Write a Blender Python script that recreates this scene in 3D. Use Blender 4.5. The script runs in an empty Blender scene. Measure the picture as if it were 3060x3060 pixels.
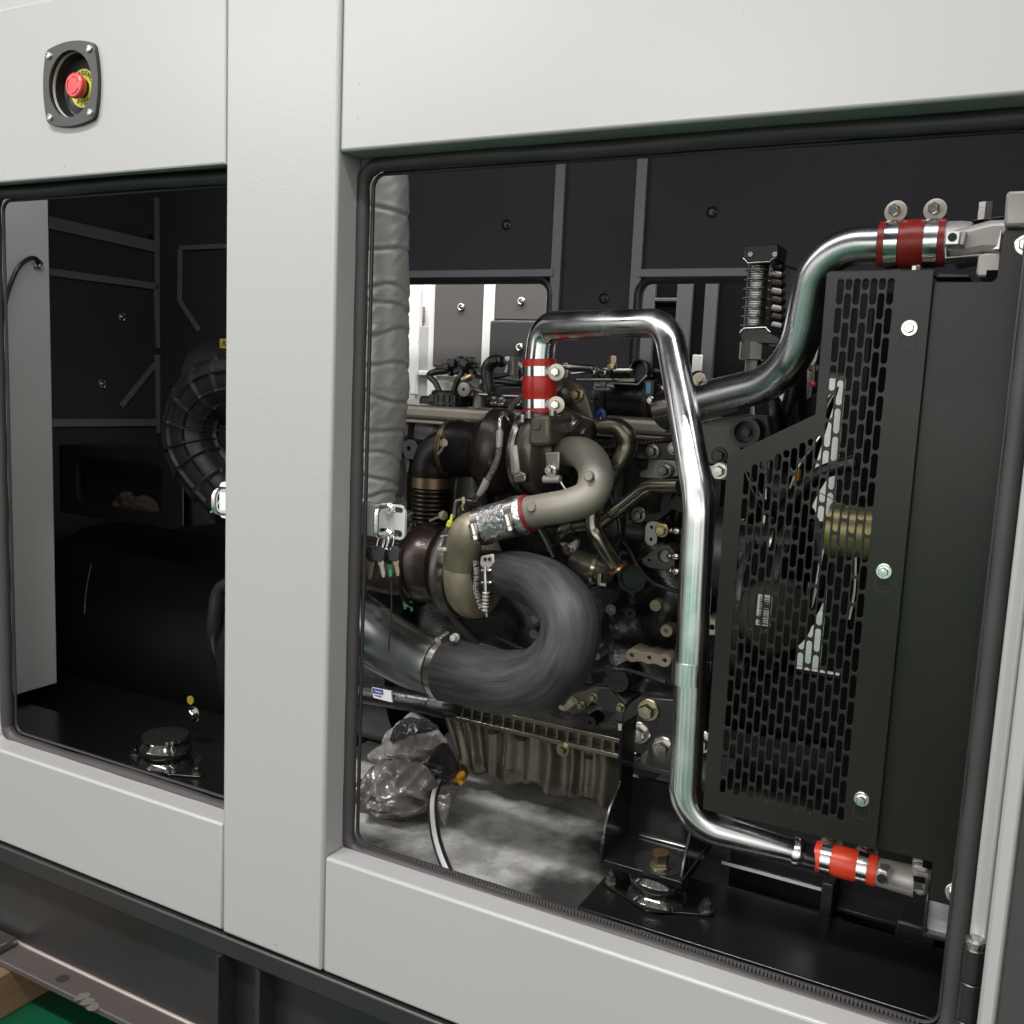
import bpy, bmesh, math, random
from mathutils import Vector, Matrix, noise
random.seed(7)
SC = bpy.context.scene
COL = SC.collection
# ------------------------------------------------------------------ camera
CAM = Vector((0, -1, 0)); F = 2920.85; CC = 1530.0
RT = Vector((0.88161682, 0.46985389, 0.04459934))
UP = Vector((-0.10251146, 0.09839014, 0.98985392))
FW = Vector((-0.46069858, 0.87724381, -0.13490781))
cd = bpy.data.cameras.new('camera'); cam = bpy.data.objects.new('camera', cd); COL.objects.link(cam)
cd.sensor_width = 36; cd.lens = 36 * F / 3060; cd.clip_start = .01; cd.clip_end = 200
cam.matrix_world = Matrix(((RT.x, UP.x, -FW.x, CAM.x), (RT.y, UP.y, -FW.y, CAM.y), (RT.z, UP.z, -FW.z, CAM.z), (0, 0, 0, 1)))
SC.camera = cam
# ------------------------------------------------------------------ world: the bright factory hall around
w = bpy.data.worlds.new('World'); SC.world = w; w.use_nodes = True
nt = w.node_tree; nt.nodes.clear()
out = nt.nodes.new('ShaderNodeOutputWorld'); bg = nt.nodes.new('ShaderNodeBackground')
tc = nt.nodes.new('ShaderNodeTexCoord'); sx = nt.nodes.new('ShaderNodeSeparateXYZ')
rp = nt.nodes.new('ShaderNodeValToRGB'); mr = nt.nodes.new('ShaderNodeMapRange')
mr.inputs[1].default_value = -1; mr.inputs[2].default_value = 1
nt.links.new(tc.outputs['Generated'], sx.inputs[0]); nt.links.new(sx.outputs[2], mr.inputs[0])
nt.links.new(mr.outputs[0], rp.inputs[0]); nt.links.new(rp.outputs[0], bg.inputs[0]); nt.links.new(bg.outputs[0], out.inputs[0])
cr = rp.color_ramp
cr.elements[0].position = 0.0; cr.elements[0].color = (.03, .06, .04, 1)
cr.elements[1].position = 1.0; cr.elements[1].color = (.45, .44, .43, 1)
for p, c in ((.34, (.02, .05, .035, 1)), (.39, (.05, .17, .11, 1)), (.425, (.15, .36, .24, 1)), (.445, (.40, .41, .38, 1)), (.51, (.85, .82, .79, 1)), (.59, (1.35, 1.30, 1.25, 1)), (.70, (.66, .64, .62, 1)), (.82, (.42, .41, .40, 1))):
    e = cr.elements.new(p); e.color = c
# big soft bands round the hall (doorways, stacked goods, pillars)
mpw = nt.nodes.new('ShaderNodeMapping'); mpw.inputs['Scale'].default_value = (2.2, 2.2, .5); nzw = nt.nodes.new('ShaderNodeTexNoise'); nzw.inputs['Scale'].default_value = 2.6; nzw.inputs['Detail'].default_value = 2
mrw = nt.nodes.new('ShaderNodeMapRange'); mrw.inputs[1].default_value = .36; mrw.inputs[2].default_value = .64; mrw.inputs[3].default_value = .34; mrw.inputs[4].default_value = 1.22
nt.links.new(tc.outputs['Generated'], mpw.inputs[0]); nt.links.new(mpw.outputs[0], nzw.inputs['Vector']); nt.links.new(nzw.outputs[0], mrw.inputs[0]); nt.links.new(mrw.outputs[0], bg.inputs[1])
# ------------------------------------------------------------------ hall lamps, plus an added fill in the bay
def lamp(name, loc, sx_, sy_, power, rot=(0, 0, 0), col=(1, .985, .96)):
    l = bpy.data.lights.new(name, 'AREA'); l.shape = 'RECTANGLE'; l.size = sx_; l.size_y = sy_; l.energy = power; l.color = col
    o = bpy.data.objects.new(name, l); COL.objects.link(o); o.location = loc; o.rotation_euler = rot
    return o
lamp('ceiling_lamp', (-1.0, -2.0, 3.2), 4.0, .30, 150)
for x_, z_, e_ in ((-9.6, 4.2, 52), (-6.9, 4.8, 55), (-3.3, 3.1, 38)):
    lamp('ceiling_lamp', (x_, -10.0, z_), 1.6, .45, e_, (math.radians(65), 0, math.radians(-30)))
lamp('ceiling_lamp', (-1.6, 1.62, 1.9), 4.0, .30, 70)
lamp('bay_fill', (-.75, .10, .55), 2.2, .16, 2.8, (math.radians(70), 0, 0), (1, .97, 1))  # added fill hidden behind the upper panel, lifts the dark foam and pipes
SC.view_settings.view_transform = 'Standard'; SC.view_settings.look = 'None'
SC.view_settings.exposure = 1.12; SC.view_settings.gamma = 1; SC.view_settings.use_curve_mapping = False
SC.cycles.max_bounces = 8
# ------------------------------------------------------------------ picture <-> place
def P(u, v, Y):
    d = (u - CC) / F * RT - (v - CC) / F * UP + FW
    return CAM + d * ((Y - CAM.y) / d.y)
def PX(u, v, X):                     # on a plane X = const
    d = (u - CC) / F * RT - (v - CC) / F * UP + FW
    return CAM + d * ((X - CAM.x) / d.x)
def PZ(u, v, Z):
    d = (u - CC) / F * RT - (v - CC) / F * UP + FW
    return CAM + d * ((Z - CAM.z) / d.z)
def S(u, v, Y): return (P(u, v, Y) - CAM).dot(FW) / F          # metres per photo pixel there
# ------------------------------------------------------------------ materials
M = {}
def mat(name, col, rough=.5, metal=0., bump=0., bscale=200., var=0., vscale=6., spec=.5, coat=0., stretch=None, bdist=.002, aniso=None, rvar=0.):
    m = bpy.data.materials.new(name); m.use_nodes = True; n = m.node_tree; b = n.nodes['Principled BSDF']
    b.inputs['Base Color'].default_value = (*col, 1); b.inputs['Roughness'].default_value = rough
    b.inputs['Metallic'].default_value = metal; b.inputs['Specular IOR Level'].default_value = spec
    b.inputs['Coat Weight'].default_value = coat; b.inputs['Coat Roughness'].default_value = .08
    t = n.nodes.new('ShaderNodeTexCoord'); src = t.outputs['Object']
    if stretch:
        mp = n.nodes.new('ShaderNodeMapping'); mp.inputs['Scale'].default_value = stretch
        n.links.new(src, mp.inputs[0]); src = mp.outputs[0]
    if var or rvar:
        z = n.nodes.new('ShaderNodeTexNoise'); z.inputs['Scale'].default_value = vscale; z.inputs['Detail'].default_value = 6
        n.links.new(src, z.inputs['Vector'])
        if var:
            mx = n.nodes.new('ShaderNodeMixRGB'); mx.blend_type = 'MIX'
            mx.inputs[1].default_value = (*[max(0, c * (1 - var)) for c in col], 1)
            mx.inputs[2].default_value = (*[min(1, c * (1 + var)) for c in col], 1)
            n.links.new(z.outputs[0], mx.inputs[0]); n.links.new(mx.outputs[0], b.inputs['Base Color'])
        if rvar:
            mm = n.nodes.new('ShaderNodeMapRange'); mm.inputs[1].default_value = .3; mm.inputs[2].default_value = .7
            mm.inputs[3].default_value = max(0.02, rough - rvar); mm.inputs[4].default_value = rough + rvar
            n.links.new(z.outputs[0], mm.inputs[0]); n.links.new(mm.outputs[0], b.inputs['Roughness'])
    if bump:
        z2 = n.nodes.new('ShaderNodeTexNoise'); z2.inputs['Scale'].default_value = bscale; z2.inputs['Detail'].default_value = 3
        n.links.new(src, z2.inputs['Vector'])
        bp = n.nodes.new('ShaderNodeBump'); bp.inputs['Strength'].default_value = bump; bp.inputs['Distance'].default_value = bdist
        n.links.new(z2.outputs[0], bp.inputs['Height']); n.links.new(bp.outputs[0], b.inputs['Normal'])
    M[name] = m
    return m
mat('paint', (.302, .300, .300), .27, 0, .24, 520, .02, 3, .55, bdist=.0007)
mat('paint_in', (.28, .275, .265), .45, 0, .1, 400, .03, 5)
mat('paint_trim', (.20, .20, .21), .5, 0, .1, 300, .08, 8)
mat('foam', (.060, .057, .062), .92, 0, .8, 420, .30, 3, .25, bdist=.002)
mat('foam_grey', (.10, .09, .085), .9, 0, .4, 700, .08, 4, .25)
mat('black_gloss', (.006, .006, .0065), .22, 0, .06, 250, .2, 6, .5, rvar=.06, bdist=.001)
mat('black_satin', (.015, .0145, .015), .38, .0, .12, 500, .2, 8, .5, rvar=.06, bdist=.0006)
mat('guard_black', (.0085, .0070, .0063), .23, .0, .10, 500, .45, 4, .36, rvar=.05, bdist=.0006)
mat('seal', (.036, .033, .033), .52, 0, .25, 300, .15, 20, .4, bdist=.0008)
mat('bead', (.065, .065, .062), .4, .2)
mat('chrome', (.76, .77, .78), .19, 1, .10, 45, .10, 22, rvar=.09, bdist=.001)
mat('dark_chrome', (.52, .53, .55), .24, 1, .05, 40, .25, 12, rvar=.07, bdist=.001)
mat('dull_steel', (.30, .29, .27), .30, 1, .05, 120, .2, 14, rvar=.08, bdist=.0006)
mat('zinc', (.62, .60, .56), .27, 1, .05, 300, .1, 40)
mat('zinc_bright', (.78, .77, .74), .22, 1, .05, 300)
mat('brass', (.40, .33, .19), .3, 1, .05, 300, .2, 40)
mat('yellow_zinc', (.42, .39, .27), .28, 1, 0, 100, .2, 60)
mat('cast_black', (.010, .0098, .0105), .27, 0, .45, 260, .25, 20, .5, rvar=.08, bdist=.0014)
mat('cast_grey', (.07, .063, .055), .48, .35, .5, 330, .2, 24, bdist=.001)
mat('cast_beige', (.33, .29, .21), .40, .45, .18, 220, .10, 18, rvar=.07, bdist=.0008)
mat('pipe_grey', (.215, .20, .168), .42, .35, .12, 330, .05, 14, rvar=.05, bdist=.0005)
mat('rusty', (.042, .029, .023), .26, .35, .4, 160, .4, 16, .6, rvar=.1, bdist=.001)
mat('iron_dark', (.018, .0155, .0145), .38, .4, .3, 180, .35, 18, .5, rvar=.1, bdist=.001)
mat('bellows', (.085, .060, .048), .34, .9, .1, 200, .2, 30)
mat('brown_band', (.20, .15, .09), .38, .8, .1, 200, .25, 20)
mat('head_alu', (.20, .175, .15), .40, .55, .2, 260, .12, 16, bdist=.0007)
mat('pan', (.22, .205, .165), .30, .85, .22, 220, .14, 14, rvar=.06, bdist=.0008)
mat('red', (.50, .022, .014), .30, 0, .08, 160, .06, 18, .5, rvar=.05)
mat('red_orange', (.62, .050, .016), .33, 0, .08, 160, .06, 18)
mat('cast_dark', (.028, .026, .025), .42, .2, .5, 300, .25, 20, .5, rvar=.08, bdist=.0014)
mat('cast_olive', (.13, .118, .09), .36, .6, .7, 300, .15, 18, rvar=.07, bdist=.0008)
mat('hose', (.055, .049, .052), .50, 0, .2, 140, .30, 30, .45, rvar=.07, bdist=.0008)
mat('wrap', (.29, .29, .272), .42, .15, .35, 45, .07, 18, .5, rvar=.05, bdist=.003)
mat('foil', (.66, .66, .67), .26, .95, 1.0, 95, .10, 60, bdist=.004)
mat('alu_cast', (.46, .44, .41), .46, .45, .25, 420, .06, 20, bdist=.0006)
mat('alu_bright', (.72, .71, .72), .34, .75, .05, 300)
mat('plastic_black', (.012, .012, .013), .36, 0, .1, 200)
mat('key_head', (.02, .02, .022), .42)
mat('key_steel', (.66, .62, .55), .32, .9)
mat('key_brass', (.52, .36, .26), .35, .9)
mat('yellow', (.62, .60, .05), .45); mat('amber', (.62, .30, .02), .4); mat('warn_yellow', (.40, .29, .03), .5)
mat('ink', (.012, .012, .012), .6); mat('red_button', (.60, .05, .06), .33); mat('dark_red', (.16, .012, .012), .4)
mat('label_white', (.66, .66, .66), .5); mat('label_blue', (.02, .04, .24), .45)
mat('plate_grey', (.42, .42, .41), .45, 0, .08, 300)
mat('ring_grey', (.030, .030, .031), .33, .0, .15, 500, bdist=.0004)
mat('cup', (.008, .008, .009), .30, 0, 0, 100, 0, 5, .3)
mat('floor_green', (.002, .050, .022), .30, 0, .06, 5, .25, 2.5, .35, rvar=.05, bdist=.004)
mat('wood', (.11, .064, .030), .7, 0, .3, 40, .35, 14, stretch=(14, 1, 6), bdist=.001)
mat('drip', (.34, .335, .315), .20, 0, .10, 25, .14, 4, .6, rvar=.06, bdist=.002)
mat('tray', (.009, .009, .009), .20, 0, .12, 30, .35, 5, .6, rvar=.07, bdist=.002)
mat('bag', (.17, .15, .14), .12, .0, .7, 28, .3, 9, .8, coat=.6, bdist=.010)
mat('bag_dark', (.03, .028, .03), .16, 0, .6, 50, .3, 12, .7, bdist=.006)
mat('clear_film', (.55, .53, .51), .07, .0, .8, 34, .3, 14, .9, coat=.5, bdist=.012)
M['clear_film'].node_tree.nodes['Principled BSDF'].inputs['Transmission Weight'].default_value = .55
mat('braid', (.30, .27, .23), .4, .7)
mat('tape_yellow', (.60, .53, .26), .6)
mat('copper', (.60, .33, .16), .3, 1)
mat('cardboard', (.05, .034, .022), .8)
mat('roller', (.30, .27, .13), .35, .6)
mat('white_wall', (.72, .71, .69), .5)
mat('teal', (.05, .22, .25), .5); mat('navy', (.01, .025, .10), .45)
mat('stripe', (.55, .55, .57), .4)
mat('wire_green', (.05, .30, .16), .45)
mat('scratch', (.25, .25, .25), .6)
mat('dull_black', (.009, .009, .0095), .42, 0, .2, 200, .2, 8, .25)
mat('iron_brown', (.030, .019, .016), .26, .3, .35, 150, .4, 16, .6, rvar=.08, bdist=.001)
mat('cabinet_paint', (.50, .51, .49), .4, 0, .1, 400)
mat('red_deep', (.24, .018, .014), .33, 0, .1, 160, .08, 18, .5, rvar=.05)
mat('washer_zinc', (.50, .46, .40), .42, .9, .1, 300, .1, 40)
mat('fold_highlight', (.34, .29, .27), .30, .5, .1, 200, .2, 20)  # pale tone that paints the highlight along the flange fold
mat('dust', (.085, .074, .068), .7)
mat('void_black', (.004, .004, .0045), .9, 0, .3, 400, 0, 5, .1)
mat('dark_pipe', (.27, .275, .28), .27, 1, .10, 40, .3, 12, rvar=.09, bdist=.001)
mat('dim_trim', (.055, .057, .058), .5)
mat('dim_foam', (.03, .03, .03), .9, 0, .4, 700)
mat('dark_steel', (.16, .15, .14), .36, .9, .08, 140, .3, 18, rvar=.08)
mat('beam', (.060, .050, .046), .34, .1, .1, 300, .2, 5, .5, rvar=.1)
mat('olive_steel', (.30, .28, .22), .24, .95, .05, 120, .2, 20, rvar=.06)
mat('olive_dark', (.13, .12, .09), .30, .9, .08, 140, .2, 20, rvar=.06)
mat('duct_black', (.020, .020, .021), .42, 0, .1, 300)
def specks(m):
    n = m.node_tree; b = n.nodes['Principled BSDF']; src = b.inputs['Base Color'].links[0].from_socket
    t = n.nodes.new('ShaderNodeTexCoord'); v = n.nodes.new('ShaderNodeTexVoronoi'); v.inputs['Scale'].default_value = 14
    r = n.nodes.new('ShaderNodeMapRange'); r.inputs[1].default_value = .018; r.inputs[2].default_value = .030; r.inputs[3].default_value = .45; r.inputs[4].default_value = 0
    mx = n.nodes.new('ShaderNodeMixRGB'); mx.inputs[2].default_value = (.10, .10, .10, 1)
    n.links.new(t.outputs['Object'], v.inputs['Vector']); n.links.new(v.outputs[0], r.inputs[0]); n.links.new(r.outputs[0], mx.inputs[0]); n.links.new(src, mx.inputs[1]); n.links.new(mx.outputs[0], b.inputs['Base Color'])
specks(M['paint'])
def dusty(m):
    n = m.node_tree; b = n.nodes['Principled BSDF']; t = n.nodes.new('ShaderNodeTexCoord'); z = n.nodes.new('ShaderNodeTexNoise'); z.inputs['Scale'].default_value = 9; z.inputs['Detail'].default_value = 9; z.inputs['Roughness'].default_value = .7
    r = n.nodes.new('ShaderNodeValToRGB'); r.color_ramp.elements[0].position = .40; r.color_ramp.elements[1].position = .56
    r.color_ramp.elements[0].color = (.30, .297, .285, 1); r.color_ramp.elements[1].color = (.55, .545, .525, 1)
    n.links.new(t.outputs['Object'], z.inputs['Vector']); n.links.new(z.outputs[0], r.inputs[0]); n.links.new(r.outputs[0], b.inputs['Base Color'])
def painted_shade(m, spots):  # blends soft-edged shade into the base colour around each spot
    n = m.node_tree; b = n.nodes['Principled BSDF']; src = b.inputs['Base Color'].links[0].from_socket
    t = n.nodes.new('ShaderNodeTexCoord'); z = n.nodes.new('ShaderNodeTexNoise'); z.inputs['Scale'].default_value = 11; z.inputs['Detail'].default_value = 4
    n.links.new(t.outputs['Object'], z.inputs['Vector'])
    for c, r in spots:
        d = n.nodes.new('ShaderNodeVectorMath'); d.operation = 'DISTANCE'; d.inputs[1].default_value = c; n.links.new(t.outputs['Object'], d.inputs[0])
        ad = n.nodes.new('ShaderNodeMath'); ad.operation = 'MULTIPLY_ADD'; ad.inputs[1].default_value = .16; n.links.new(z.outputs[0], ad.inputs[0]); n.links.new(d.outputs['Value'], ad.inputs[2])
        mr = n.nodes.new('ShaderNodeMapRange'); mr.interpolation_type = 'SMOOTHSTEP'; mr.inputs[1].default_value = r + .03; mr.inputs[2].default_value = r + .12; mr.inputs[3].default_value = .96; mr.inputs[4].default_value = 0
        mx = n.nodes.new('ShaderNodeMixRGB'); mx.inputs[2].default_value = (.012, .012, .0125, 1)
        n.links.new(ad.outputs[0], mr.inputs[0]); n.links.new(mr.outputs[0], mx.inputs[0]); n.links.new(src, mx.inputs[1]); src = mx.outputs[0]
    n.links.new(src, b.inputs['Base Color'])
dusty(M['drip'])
painted_shade(M['drip'], [(tuple(PZ(1700, 2700, -.77)), .085), (tuple(PZ(1860, 2560, -.77)), .10), (tuple(PZ(1150, 2530, -.77)), .06), (tuple(PZ(1640, 2420, -.77)), .03)])  # shade under bracket, bag and pan, painted into the tray colour
# braid: weave bump
def braid_bump(m, sc):
    n = m.node_tree; b = n.nodes['Principled BSDF']
    t = n.nodes.new('ShaderNodeTexCoord'); v = n.nodes.new('ShaderNodeTexVoronoi'); v.inputs['Scale'].default_value = sc
    bp = n.nodes.new('ShaderNodeBump'); bp.inputs['Strength'].default_value = .9; bp.inputs['Distance'].default_value = .002
    n.links.new(t.outputs['Object'], v.inputs['Vector']); n.links.new(v.outputs[0], bp.inputs['Height']); n.links.new(bp.outputs[0], b.inputs['Normal'])
    r = n.nodes.new('ShaderNodeValToRGB'); r.color_ramp.elements[0].color = (.46, .42, .37, 1); r.color_ramp.elements[1].color = (.17, .15, .13, 1)
    r.color_ramp.elements[1].position = .6
    n.links.new(v.outputs[0], r.inputs[0]); n.links.new(r.outputs[0], b.inputs['Base Color'])
braid_bump(M['braid'], 420)
# rubber hose: cloth-wrap streaks running round it, dusty
def hose_streaks(m):
    n = m.node_tree; b = n.nodes['Principled BSDF']
    t = n.nodes.new('ShaderNodeUVMap'); t.uv_map = 'UVMap'; mp = n.nodes.new('ShaderNodeMapping'); mp.inputs['Scale'].default_value = (4.0, 15, 1)
    z = n.nodes.new('ShaderNodeTexNoise'); z.inputs['Scale'].default_value = 1.6; z.inputs['Detail'].default_value = 7; z.inputs['Roughness'].default_value = .62
    r = n.nodes.new('ShaderNodeValToRGB'); r.color_ramp.elements[0].position = .33; r.color_ramp.elements[1].position = .72
    r.color_ramp.elements[0].color = (.009, .0085, .0092, 1); r.color_ramp.elements[1].color = (.048, .0455, .048, 1)
    n.links.new(t.outputs[0], mp.inputs[0]); n.links.new(mp.outputs[0], z.inputs['Vector']); n.links.new(z.outputs[0], r.inputs[0]); n.links.new(r.outputs[0], b.inputs['Base Color'])
    w_ = n.nodes.new('ShaderNodeTexWave'); w_.inputs['Scale'].default_value = 42; w_.inputs['Distortion'].default_value = 1.5; w_.bands_direction = 'Y'; bp = n.nodes.new('ShaderNodeBump'); bp.inputs['Strength'].default_value = .22; bp.inputs['Distance'].default_value = .0012
    n.links.new(t.outputs[0], w_.inputs['Vector']); n.links.new(w_.outputs[0], bp.inputs['Height']); n.links.new(bp.outputs[0], b.inputs['Normal'])
hose_streaks(M['hose'])

# ------------------------------------------------------------------ mesh helpers
def resample(pts, k=6):
    """Catmull-Rom through (Vector, r)"""
    n = len(pts); o = []
    for i in range(n - 1):
        p0, p1, p2, p3 = pts[max(0, i - 1)], pts[i], pts[i + 1], pts[min(n - 1, i + 2)]
        for j in range(k):
            t = j / k
            f = lambda a, b, c, d: .5 * ((2 * b) + (c - a) * t + (2 * a - 5 * b + 4 * c - d) * t * t + (3 * b - a - 3 * c + d) * t ** 3)
            o.append((f(p0[0], p1[0], p2[0], p3[0]), p1[1] + (p2[1] - p1[1]) * t))
    o.append(pts[-1]); return o
def fillet(pts, R, k=10):
    """polyline (Vector, r) with bends of radius R (metres, one value or one per inner corner)"""
    o = [pts[0]]
    for i in range(1, len(pts) - 1):
        a, b, c = pts[i - 1][0], pts[i][0], pts[i + 1][0]
        rr = R[i - 1] if isinstance(R, (list, tuple)) else R
        d1 = (a - b).normalized(); d2 = (c - b).normalized(); ang = d1.angle(d2)
        t = min(rr / math.tan(ang / 2), .49 * (a - b).length, .49 * (c - b).length); r2 = t * math.tan(ang / 2)
        ctr = b + (d1 + d2).normalized() * (r2 / math.sin(ang / 2))
        s = b + d1 * t; e = b + d2 * t; v1 = s - ctr; v2 = e - ctr; th = v1.angle(v2)
        for j in range(k + 1):
            q = j / k
            v = (v1 * math.sin((1 - q) * th) + v2 * math.sin(q * th)) / math.sin(th) if th > 1e-4 else v1
            ra = pts[i - 1][1]; rb = pts[i][1]; rc = pts[i + 1][1]
            o.append((ctr + v, rb))
    o.append(pts[-1]); return o
def px(pts):
    return [(P(u, v, Y), r * S(u, v, Y)) for u, v, Y, r in pts]
class MB:
    def __init__(s): s.bm = bmesh.new(); s.uv = s.bm.loops.layers.uv.new('UVMap')
    def grid(s, rows, close_u=True, cap=True, uv=None):
        n = len(rows[0]); V = [[s.bm.verts.new(p) for p in r] for r in rows]
        for i in range(len(V) - 1):
            for j in range(n if close_u else n - 1):
                try:
                    f = s.bm.faces.new((V[i][j], V[i][(j + 1) % n], V[i + 1][(j + 1) % n], V[i + 1][j]))
                    us = ((i, j), (i, j + 1), (i + 1, j + 1), (i + 1, j))
                    for l, (a, b) in zip(f.loops, us): l[s.uv].uv = (a / (len(V) - 1), b / n)
                except ValueError: pass
        if cap:
            for r in (V[0], V[-1]):
                try: s.bm.faces.new(r)
                except ValueError: pass
        return s
    def tube(s, pts, n=24, cap=True, mod=None):
        P_ = [p for p, r in pts]; up = None; rows = []
        for i, (p, r) in enumerate(pts):
            t = (P_[min(i + 1, len(P_) - 1)] - P_[max(i - 1, 0)])
            if t.length < 1e-9: continue
            t.normalize()
            if up is None:
                up = Vector((0, 0, 1)) if abs(t.z) < .9 else Vector((0, 1, 0))
            up = (up - t * up.dot(t)).normalized(); sd = t.cross(up)
            row = []
            for j in range(n):
                a = 2 * math.pi * j / n; rr = r * (mod(i, a, p) if mod else 1)
                row.append(p + (up * math.cos(a) + sd * math.sin(a)) * rr)
            rows.append(row)
        return s.grid(rows, True, cap)
    def lathe(s, c, axis, prof, n=32, cap=True, mod=None):
        """prof: (distance along axis, radius)"""
        ax = Vector(axis).normalized(); up = Vector((0, 0, 1)) if abs(ax.z) < .9 else Vector((0, 1, 0))
        up = (up - ax * up.dot(ax)).normalized(); sd = ax.cross(up); rows = []
        for d, r in prof:
            rows.append([Vector(c) + ax * d + (up * math.cos(2 * math.pi * j / n) + sd * math.sin(2 * math.pi * j / n)) * max(r, 1e-5) * (mod(2 * math.pi * j / n) if mod else 1) for j in range(n)])
        return s.grid(rows, True, cap)
    def box(s, x0, x1, y0, y1, z0, z1):
        v = [s.bm.verts.new((x, y, z)) for x in (x0, x1) for y in (y0, y1) for z in (z0, z1)]
        for f in ((0, 1, 3, 2), (4, 6, 7, 5), (0, 4, 5, 1), (2, 3, 7, 6), (0, 2, 6, 4), (1, 5, 7, 3)): s.bm.faces.new([v[i] for i in f])
        return s
    def obox(s, c, ax, ay, az):
        """oriented box from half-axis vectors"""
        c, ax, ay, az = map(Vector, (c, ax, ay, az))
        v = [s.bm.verts.new(c + ax * i + ay * j + az * k) for i in (-1, 1) for j in (-1, 1) for k in (-1, 1)]
        for f in ((0, 1, 3, 2), (4, 6, 7, 5), (0, 4, 5, 1), (2, 3, 7, 6), (0, 2, 6, 4), (1, 5, 7, 3)): s.bm.faces.new([v[i] for i in f])
        return s
    def prism(s, pts, off):
        """pts: 3-D polygon, swept by vector off"""
        off = Vector(off); a = [s.bm.verts.new(p) for p in pts]; b = [s.bm.verts.new(Vector(p) + off) for p in pts]; n = len(pts)
        s.bm.faces.new(a); s.bm.faces.new(list(reversed(b)))
        for i in range(n): s.bm.faces.new((a[i], a[(i + 1) % n], b[(i + 1) % n], b[i]))
        return s
    def pp(s, pts, Y, th):                     # polygon in photo pixels on the plane Y, thickness th away from the viewer
        return s.prism([P(u, v, Y) for u, v in pts], (0, th, 0))
    def strip(s, pts, wdt, n0, n1):            # flat bar between two points: half-width vector wdt, thickness vector n1
        a, b = pts; return s.prism([a + wdt, b + wdt, b - wdt, a - wdt], n1)
    def bolt(s, c, axis, r, h, washer=1.45, recess=True):
        ax = Vector(axis).normalized(); c = Vector(c)
        if washer: s.lathe(c, ax, [(0, r * washer), (h * .22, r * washer), (h * .30, r * (washer - .12))], 20)
        s.lathe(c, ax, [(h * .25, r), (h * .88, r), (h, r * .86)], 6)
        s.lathe(c, ax, [(h * .9, r * .70), (h * 1.03, r * .60), (h * 1.04, r * .1)], 14)
        return s
    def ball(s, c, r, sc=(1, 1, 1), n=16):
        m = Matrix.Translation(Vector(c)) @ Matrix.Diagonal((*sc, 1)); bmesh.ops.create_uvsphere(s.bm, u_segments=n * 2, v_segments=n, radius=r, matrix=m); return s
    def build(s, name, m, parent=None, bevel=0, smooth=35, seg=2):
        bmesh.ops.recalc_face_normals(s.bm, faces=s.bm.faces[:])
        me = bpy.data.meshes.new(name); s.bm.to_mesh(me); s.bm.free()
        return link(name, me, m, parent, bevel, smooth, seg)
def link(name, me, m, parent=None, bevel=0, smooth=35, seg=2):
    me.materials.clear(); me.materials.append(M[m])
    o = bpy.data.objects.new(name, me); COL.objects.link(o)
    for p in me.polygons: p.use_smooth = True
    me.set_sharp_from_angle(angle=math.radians(smooth))
    if bevel:
        b = o.modifiers.new('bevel', 'BEVEL'); b.width = bevel; b.segments = seg; b.limit_method = 'ANGLE'; b.angle_limit = math.radians(40); b.harden_normals = False
    if parent:
        o.parent = parent
        if parent.parent is None: o.matrix_parent_inverse = Matrix.Translation(-parent.location)
    return o
def tag(o, label, cat, group=None, kind=None):
    if label: o['label'] = label
    if cat: o['category'] = cat
    if group: o['group'] = group
    if kind: o['kind'] = kind
    return o
def thing(name, loc, label, cat, group=None):
    o = bpy.data.objects.new(name, None); COL.objects.link(o); o.location = loc; o.empty_display_size = .05
    return tag(o, label, cat, group)
def sub(o, part):                          # make o a sub-part of a mesh part (same world placement)
    o.parent = part; o.matrix_parent_inverse = Matrix.Identity(4); return o
def plate(name, outer, holes, y0, th, m, parent, bev=0):
    """flat sheet with holes: outlines in world (x,z), lying in a plane Y = y0, th thick away from the viewer"""
    c = bpy.data.curves.new(name, 'CURVE'); c.dimensions = '2D'; c.fill_mode = 'BOTH'; c.extrude = th / 2; c.bevel_depth = bev; c.bevel_resolution = 1
    for L in [outer] + holes:
        sp = c.splines.new('POLY'); sp.points.add(len(L) - 1); sp.use_cyclic_u = True
        for q, (x, z) in zip(sp.points, L): q.co = (x, z, 0, 1)
    o = bpy.data.objects.new(name, c); COL.objects.link(o); bpy.context.view_layer.update()
    me = bpy.data.meshes.new_from_object(o.evaluated_get(bpy.context.evaluated_depsgraph_get()))
    bpy.data.objects.remove(o); bpy.data.curves.remove(c)
    me.transform(Matrix(((1, 0, 0, 0), (0, 0, -1, y0 + th / 2), (0, 1, 0, 0), (0, 0, 0, 1)))); me.name = name
    return link(name, me, m, parent, 0, 30)
def text_mesh(items, fy):
    """items: (string, size, Matrix) -> one mesh; text lies in local xy"""
    bm = bmesh.new()
    for st, size, mtx in items:
        c = bpy.data.curves.new('t', 'FONT'); c.body = st; c.size = size; c.extrude = .00012; c.align_x = 'CENTER'; c.align_y = 'CENTER'; c.offset = fy
        o = bpy.data.objects.new('t', c); COL.objects.link(o); bpy.context.view_layer.update()
        me = bpy.data.meshes.new_from_object(o.evaluated_get(bpy.context.evaluated_depsgraph_get())); me.transform(mtx); bm.from_mesh(me)
        bpy.data.objects.remove(o); bpy.data.curves.remove(c); bpy.data.meshes.remove(me)
    me = bpy.data.meshes.new('lettering'); bm.to_mesh(me); bm.free(); return me
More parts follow.
